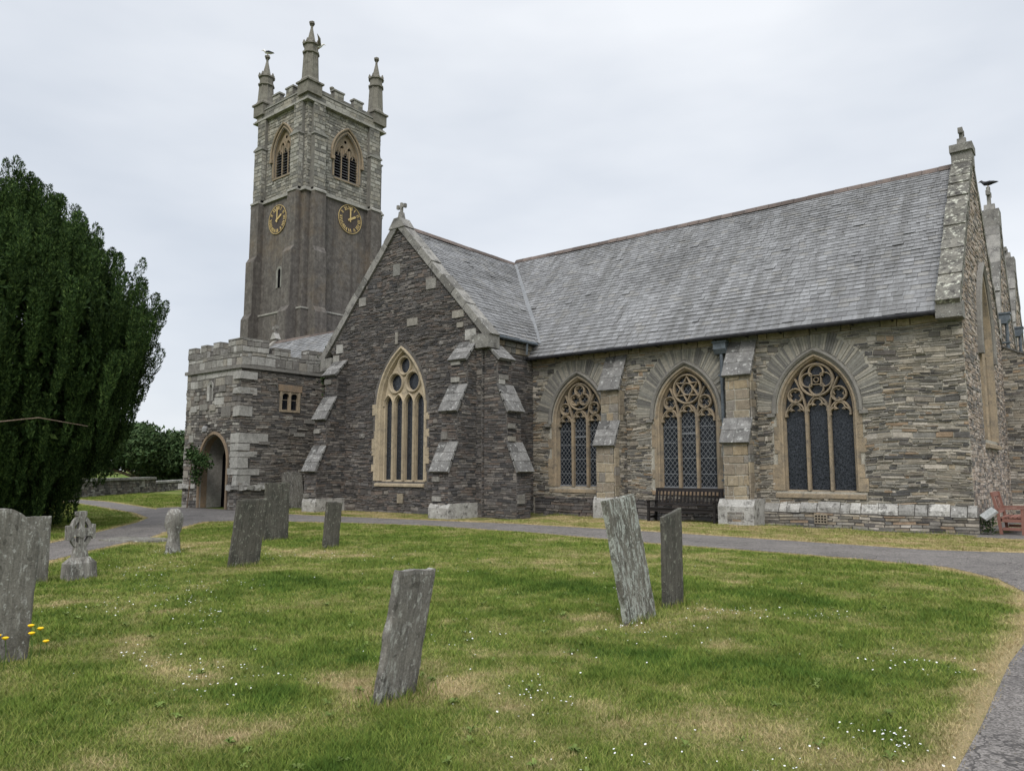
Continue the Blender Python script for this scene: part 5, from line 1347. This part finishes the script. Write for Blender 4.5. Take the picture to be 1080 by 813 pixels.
mb = MB(); mb.tube([(YB[0] + .5, YB[1] - .8, 1.0), (YB[0] + 2.2, YB[1] - 2.6, 1.7), (YB[0] + 3.4, YB[1] - 2.9, 2.15), (YB[0] + 4.6, YB[1] - 1.6, 2.5), (YB[0] + 5.1, YB[1] - .1, 2.75), (YB[0] + 5.2, YB[1] + .9, 2.6)], [.04, .026, .02, .016, .012, .006], 6)
mb.tube([(YB[0] + 3.4, YB[1] - 2.9, 2.15), (YB[0] + 4.4, YB[1] - 2.3, 3.1), (YB[0] + 4.9, YB[1] - 1.2, 4.0)], [.018, .014, .006], 6)
mb.build('dead_branch', M['bark'], yew)
C, Dd = [], []; g = np.random.RandomState(8)
NP = 1700
for i in range(NP):
    zb = g.uniform(.2, 9.1); rp = np.interp(zb, prof_z, prof_r) * (1 + .07 * math.sin(i * 2.4)); a = g.uniform(0, 2 * np.pi)
    rr_ = rp * (g.uniform(.80, 1.0) if g.rand() < .75 else g.uniform(.2, .85))
    bx, by = YB[0] + rr_ * math.cos(a), YB[1] + rr_ * math.sin(a)
    out = np.array([math.cos(a), math.sin(a), 0]) * (.22 if zb < 6 else .10) * g.uniform(.3, 1.3); out[2] = 1; out += g.randn(3) * .08
    out /= np.linalg.norm(out); L = g.uniform(1.0, 1.9) * (1.0 if zb < 7 else .8); W0 = g.uniform(.12, .24); m = int(900 * L * W0 / .38)
    t = g.rand(m) ** .85; rad = W0 * (.25 + .95 * t ** .8) * np.sqrt(np.clip(1 - t ** 5, 0, 1)) * np.sqrt(g.uniform(.35, 1, m)); ph = g.uniform(0, 2 * np.pi, m)
    s1 = np.cross(out, [.3, .7, .2]); s1 /= np.linalg.norm(s1); s2 = np.cross(out, s1)
    off = (np.cos(ph) * rad)[:, None] * s1 + (np.sin(ph) * rad)[:, None] * s2
    lump = 1 + .12 * np.sin(t * 19 + i)[:, None]
    C.append(np.array([bx, by, zb - .45 * L]) + t[:, None] * L * out + off * lump); dr = off / (np.linalg.norm(off, axis=1)[:, None] + 1e-6)
    Dd.append(dr * .8 + out * .7)
C = np.concatenate(C); Dd = np.concatenate(Dd); ok_ = C[:, 2] > .12; C, Dd = C[ok_], Dd[ok_]
tri_mesh('crown', leaf_quads(C, .09, .5, 2, Dd, .27), M['yew'], yew, k=4)
# inner foliage
n = 60000; zz = g.uniform(.5, 8.8, n); rr_ = np.interp(zz, prof_z, prof_r) * .92 * np.sqrt(g.uniform(.3, 1, n)); aa = g.uniform(0, 2 * np.pi, n)
tri_mesh('inner_foliage', leaf_quads(np.stack([YB[0] + rr_ * np.cos(aa), YB[1] + rr_ * np.sin(aa), zz], -1), .22, .8, 3), M['yew'], yew, k=4)

def bush(name, label, base, clumps, nl, ls, mat, stem_h, seed, group=None):
    t = thing(name, label, 'tree', base, world=True); g = np.random.RandomState(seed); mb = MB(); b = Vector(base)
    mb.tube([b, b + Vector((.1, .1, stem_h * .5)), b + Vector((0, .2, stem_h))], [.28, .22, .15], 8)
    for c in clumps: mb.tube([b + Vector((0, 0, stem_h * .4)), b.lerp(Vector(c[:3]), .5) + Vector((0, 0, .4)), Vector(c[:3])], [.14, .09, .03], 6)
    mb.build('trunk', M['bark'], t); C = []
    for (x, y, z, r_) in clumps:
        m = int(nl * r_ * r_); d = g.randn(m, 3); d /= np.linalg.norm(d, axis=1)[:, None]
        q = (g.uniform(.45, 1.0, m) ** .5) * (1 + .22 * np.sin(d[:, 0] * 7 + x) * np.sin(d[:, 2] * 8 + y) + .12 * g.randn(m))
        C.append(np.array([x, y, z]) + d * q[:, None] * r_ * np.array([1, 1, .85]))
    C = np.concatenate(C); C = C[C[:, 2] > .05]
    tri_mesh('crown', leaf_quads(C, ls, .2, seed), M[mat], t, k=4)
g = random.Random(2)
cl = [(-66.0 + g.uniform(-4.5, 4.5), 31 + g.uniform(-3.5, 3.5), g.uniform(1.4, 4.0), g.uniform(1.2, 1.8)) for i in range(20)] + [(-65.5, 30.5, 4.6, 1.3), (-66.5, 29.5, 4.3, 1.5), (-63.5, 32.5, 3.9, 1.2)]
bush('leafy_tree', 'rounded green tree beyond the low churchyard wall left of the porch', (-65.5, 30.8, 0), cl, 850, .34, 'bush', 2.0, 5)
cl = [(-74 + g.uniform(-5, 5), 40 + g.uniform(-4, 4), g.uniform(.8, 2.0), g.uniform(1.2, 1.8)) for i in range(12)]
bush('hedge_tree', 'low green bushes in the field seen between wall and porch', (-74, 40, 0), cl, 500, .4, 'bush', 1.0, 6)

# churchyard walls
def yard_wall(label, p, q, h, seed, mat='porch_stone', cop='plinth'):
    p, q = Vector((*p, 0)), Vector((*q, 0)); u = (q - p).normalized(); n_ = Vector((u.y, -u.x, 0)); L = (q - p).length
    t = thing('churchyard_wall', label, 'wall', p, world=True)
    f = F(p, u, n_); mb = MB(); prism(mb, f, rect(0, L, 0, h), -.45, 0, 0); rubble(mb, f, rect(0, L, 0, h), (), (.10, .22), (.2, .6), (.01, .05), m=1, seed=seed)
    mb.build('wall', [M['mortar_dark'], M[mat]], t); mb = MB(); k = int(L / 1.1); g = random.Random(seed)
    for i in range(k): e = g.uniform(0, .02); prism(mb, f, rect(L * i / k, L * (i + .985) / k, h, h + .14 + e), -.55, .1)
    mb.build('coping', M[cop], t)
yard_wall('higher dark churchyard wall with pale flat coping beyond the forked path', (-41.5, 13.6), (-53.4, 26.2), .92, 201)
yard_wall('lower dark wall with pale coping running from the higher wall to the porch', (-53.6, 26.4), (-68, 39.2), .62, 202)

# climbing rose beside the doorway
rose = thing('climbing_rose', 'leafy green climber hanging over the left side of the porch doorway', 'plant', (-30.35, 16.35, 0), world=True)
mb = MB(); mb.tube([(-30.4, 16.3, 0), (-30.38, 16.36, 1.0), (-30.3, 16.36, 1.9), (-29.9, 16.3, 2.2), (-29.2, 16.22, 2.12)], [.03, .025, .02, .015, .008], 6); mb.tube([(-30.3, 16.36, 1.9), (-29.8, 16.26, 1.75), (-29.6, 16.25, 1.35)], [.018, .012, .006], 6)
mb.build('stem', M['bark'], rose); C = []
for (x, y, z, r_, m) in ((-30.35, 16.25, 2.3, .26, 150), (-29.95, 16.2, 2.2, .3, 260), (-29.5, 16.15, 2.05, .32, 320), (-29.0, 16.15, 1.98, .3, 300), (-28.7, 16.2, 1.8, .2, 120), (-29.6, 16.2, 1.5, .26, 220), (-29.55, 16.2, 1.2, .16, 80)):
    C.append(np.array([x, y, z]) + rs.randn(m, 3) * np.array([r_ * .6, .09, r_ * .5]))
C = np.concatenate(C); C = C[C[:, 1] < 16.4]
tri_mesh('leaves', leaf_quads(C, .11, .1, 9, asp=.7), M['ivy'], rose, k=4)
# creeper at the parapet end by the transept buttress
iv = thing('creeper', 'dark green creeper tuft where the porch parapet meets the transept', 'plant', (-26.95, 20.9, 5), world=True)
mb = MB(); mb.tube([(-26.93, 20.9, 3.5), (-26.92, 20.8, 4.9), (-26.9, 20.75, 6.2)], [.02, .018, .01], 6); mb.build('stem', M['bark'], iv)
C = np.concatenate([np.array([-26.85, 20.9, z]) + rs.randn(m, 3) * np.array([.10, .26, .3]) for z, m in ((6.4, 420), (5.9, 520), (5.4, 380), (4.8, 200))])
tri_mesh('leaves', leaf_quads(C[C[:, 0] > -26.95], .12, .1, 10, asp=.7), M['ivy'], iv, k=4)

# yellow flowers in front of the domed headstone
for i, (dx, dy, z, lb) in enumerate(((0, 0, .30, 'yellow flower lowest and right of the domed headstone base'), (-.22, -.28, .36, 'yellow flower at the left edge before the domed headstone'), (-.16, -.2, .31, 'yellow flower second from the left before the domed headstone'), (-.08, -.03, .40, 'yellow flower topmost of the three before the domed headstone'), (-.08, -.05, .33, 'yellow flower under the topmost one before the domed headstone'), (-.02, .02, .36, 'yellow flower rightmost of the three before the domed headstone'))):
    px = [(38, 681), (1, 665), (7, 669), (23, 661), (22, 667), (30, 665)][i]
    base = [(-7.32, 2.71), (-7.0, 2.24), (-7.02, 2.30), (-7.08, 2.50), (-7.0, 2.48), (-7.1, 2.58)][i]
    t = thing('yellow_flower', lb, 'flower', (base[0], base[1], gz(*base)), group='yellow flowers by the domed headstone')
    hgt = [.12, .28, .25, .31, .26, .275][i]; mb = MB(); mb.tube([(0, 0, 0), (.01, .01, hgt * .6), (0, 0, hgt)], .003, 5); mb.build('stem', M['stem'], t)
    mb = MB(); mb.lathe((0, 0, hgt), [(.006, -.012), (.02, -.004), (.026, .006), (.016, .012), (.006, .010)], 12); mb.build('blossom', M['petal'], t)

# ------------------------------------------------------------------ birds
def bird(label, loc, rz, s, mats, pitch=0., wings_out=False, cat='bird'):
    t = thing('seagull' if cat == 'gull' else 'bird', label, cat, loc, rz)
    mb = MB(); pts = [(-.30, 0, .10), (-.2, 0, .13), (-.05, 0, .14), (.1, 0, .17), (.17, 0, .24), (.21, 0, .285), (.255, 0, .285), (.28, 0, .275)]
    rad = [.02, .055, .085, .075, .045, .045, .03, .01]
    pts = [(x * s * math.cos(pitch) - 0, y, (z + x * math.sin(pitch)) * s) for x, y, z in pts]; mb.tube(pts, [r * s for r in rad], 10)
    mb.build('body', M[mats[0]], t, smooth=True)
    for sd in (-1, 1):
        mb = MB()
        if wings_out: mb.tube([(.05 * s, sd * .07 * s, .18 * s), (.0, sd * .3 * s, .36 * s), (-.12 * s, sd * .55 * s, .42 * s)], [.07 * s, .06 * s, .01], 6)
        else: mb.tube([(.08 * s, sd * .075 * s, .17 * s), (-.1 * s, sd * .09 * s, .15 * s), (-.34 * s, sd * .03 * s, .11 * s)], [.03 * s, .05 * s, .01 * s], 8)
        mb.build('wing', M[mats[1]], t, smooth=True)
        mb = MB(); mb.tube([(0, sd * .03 * s, .09 * s), (.0, sd * .03 * s, 0)], .008 * s, 5); mb.build('leg', M['bird_beak'], t)
    mb = MB(); mb.tube([(.27 * s, 0, .277 * s), (.33 * s, 0, .262 * s)], [.013 * s, .004 * s], 6); mb.build('beak', M['bird_beak'], t)
bird('dark-backed white gull perched on top of the left tower pinnacle', (TX0 + .42, TY0 + .42, 33.45), R(215), 1.5, ('bird_white', 'bird_dark'), cat='gull')
bird('pale brown gull with raised wings beside the middle tower pinnacle', (TX1 - .05, TY0 + .75, 31.9), R(60), 1.6, ('bird_white', 'bird_grey'), wings_out=True, cat='gull')
bird('dark bird perched on the cross of the second gable at right', (-2.97, 33.9, 12.65), R(160), 1.1, ('bird_dark', 'bird_dark'))
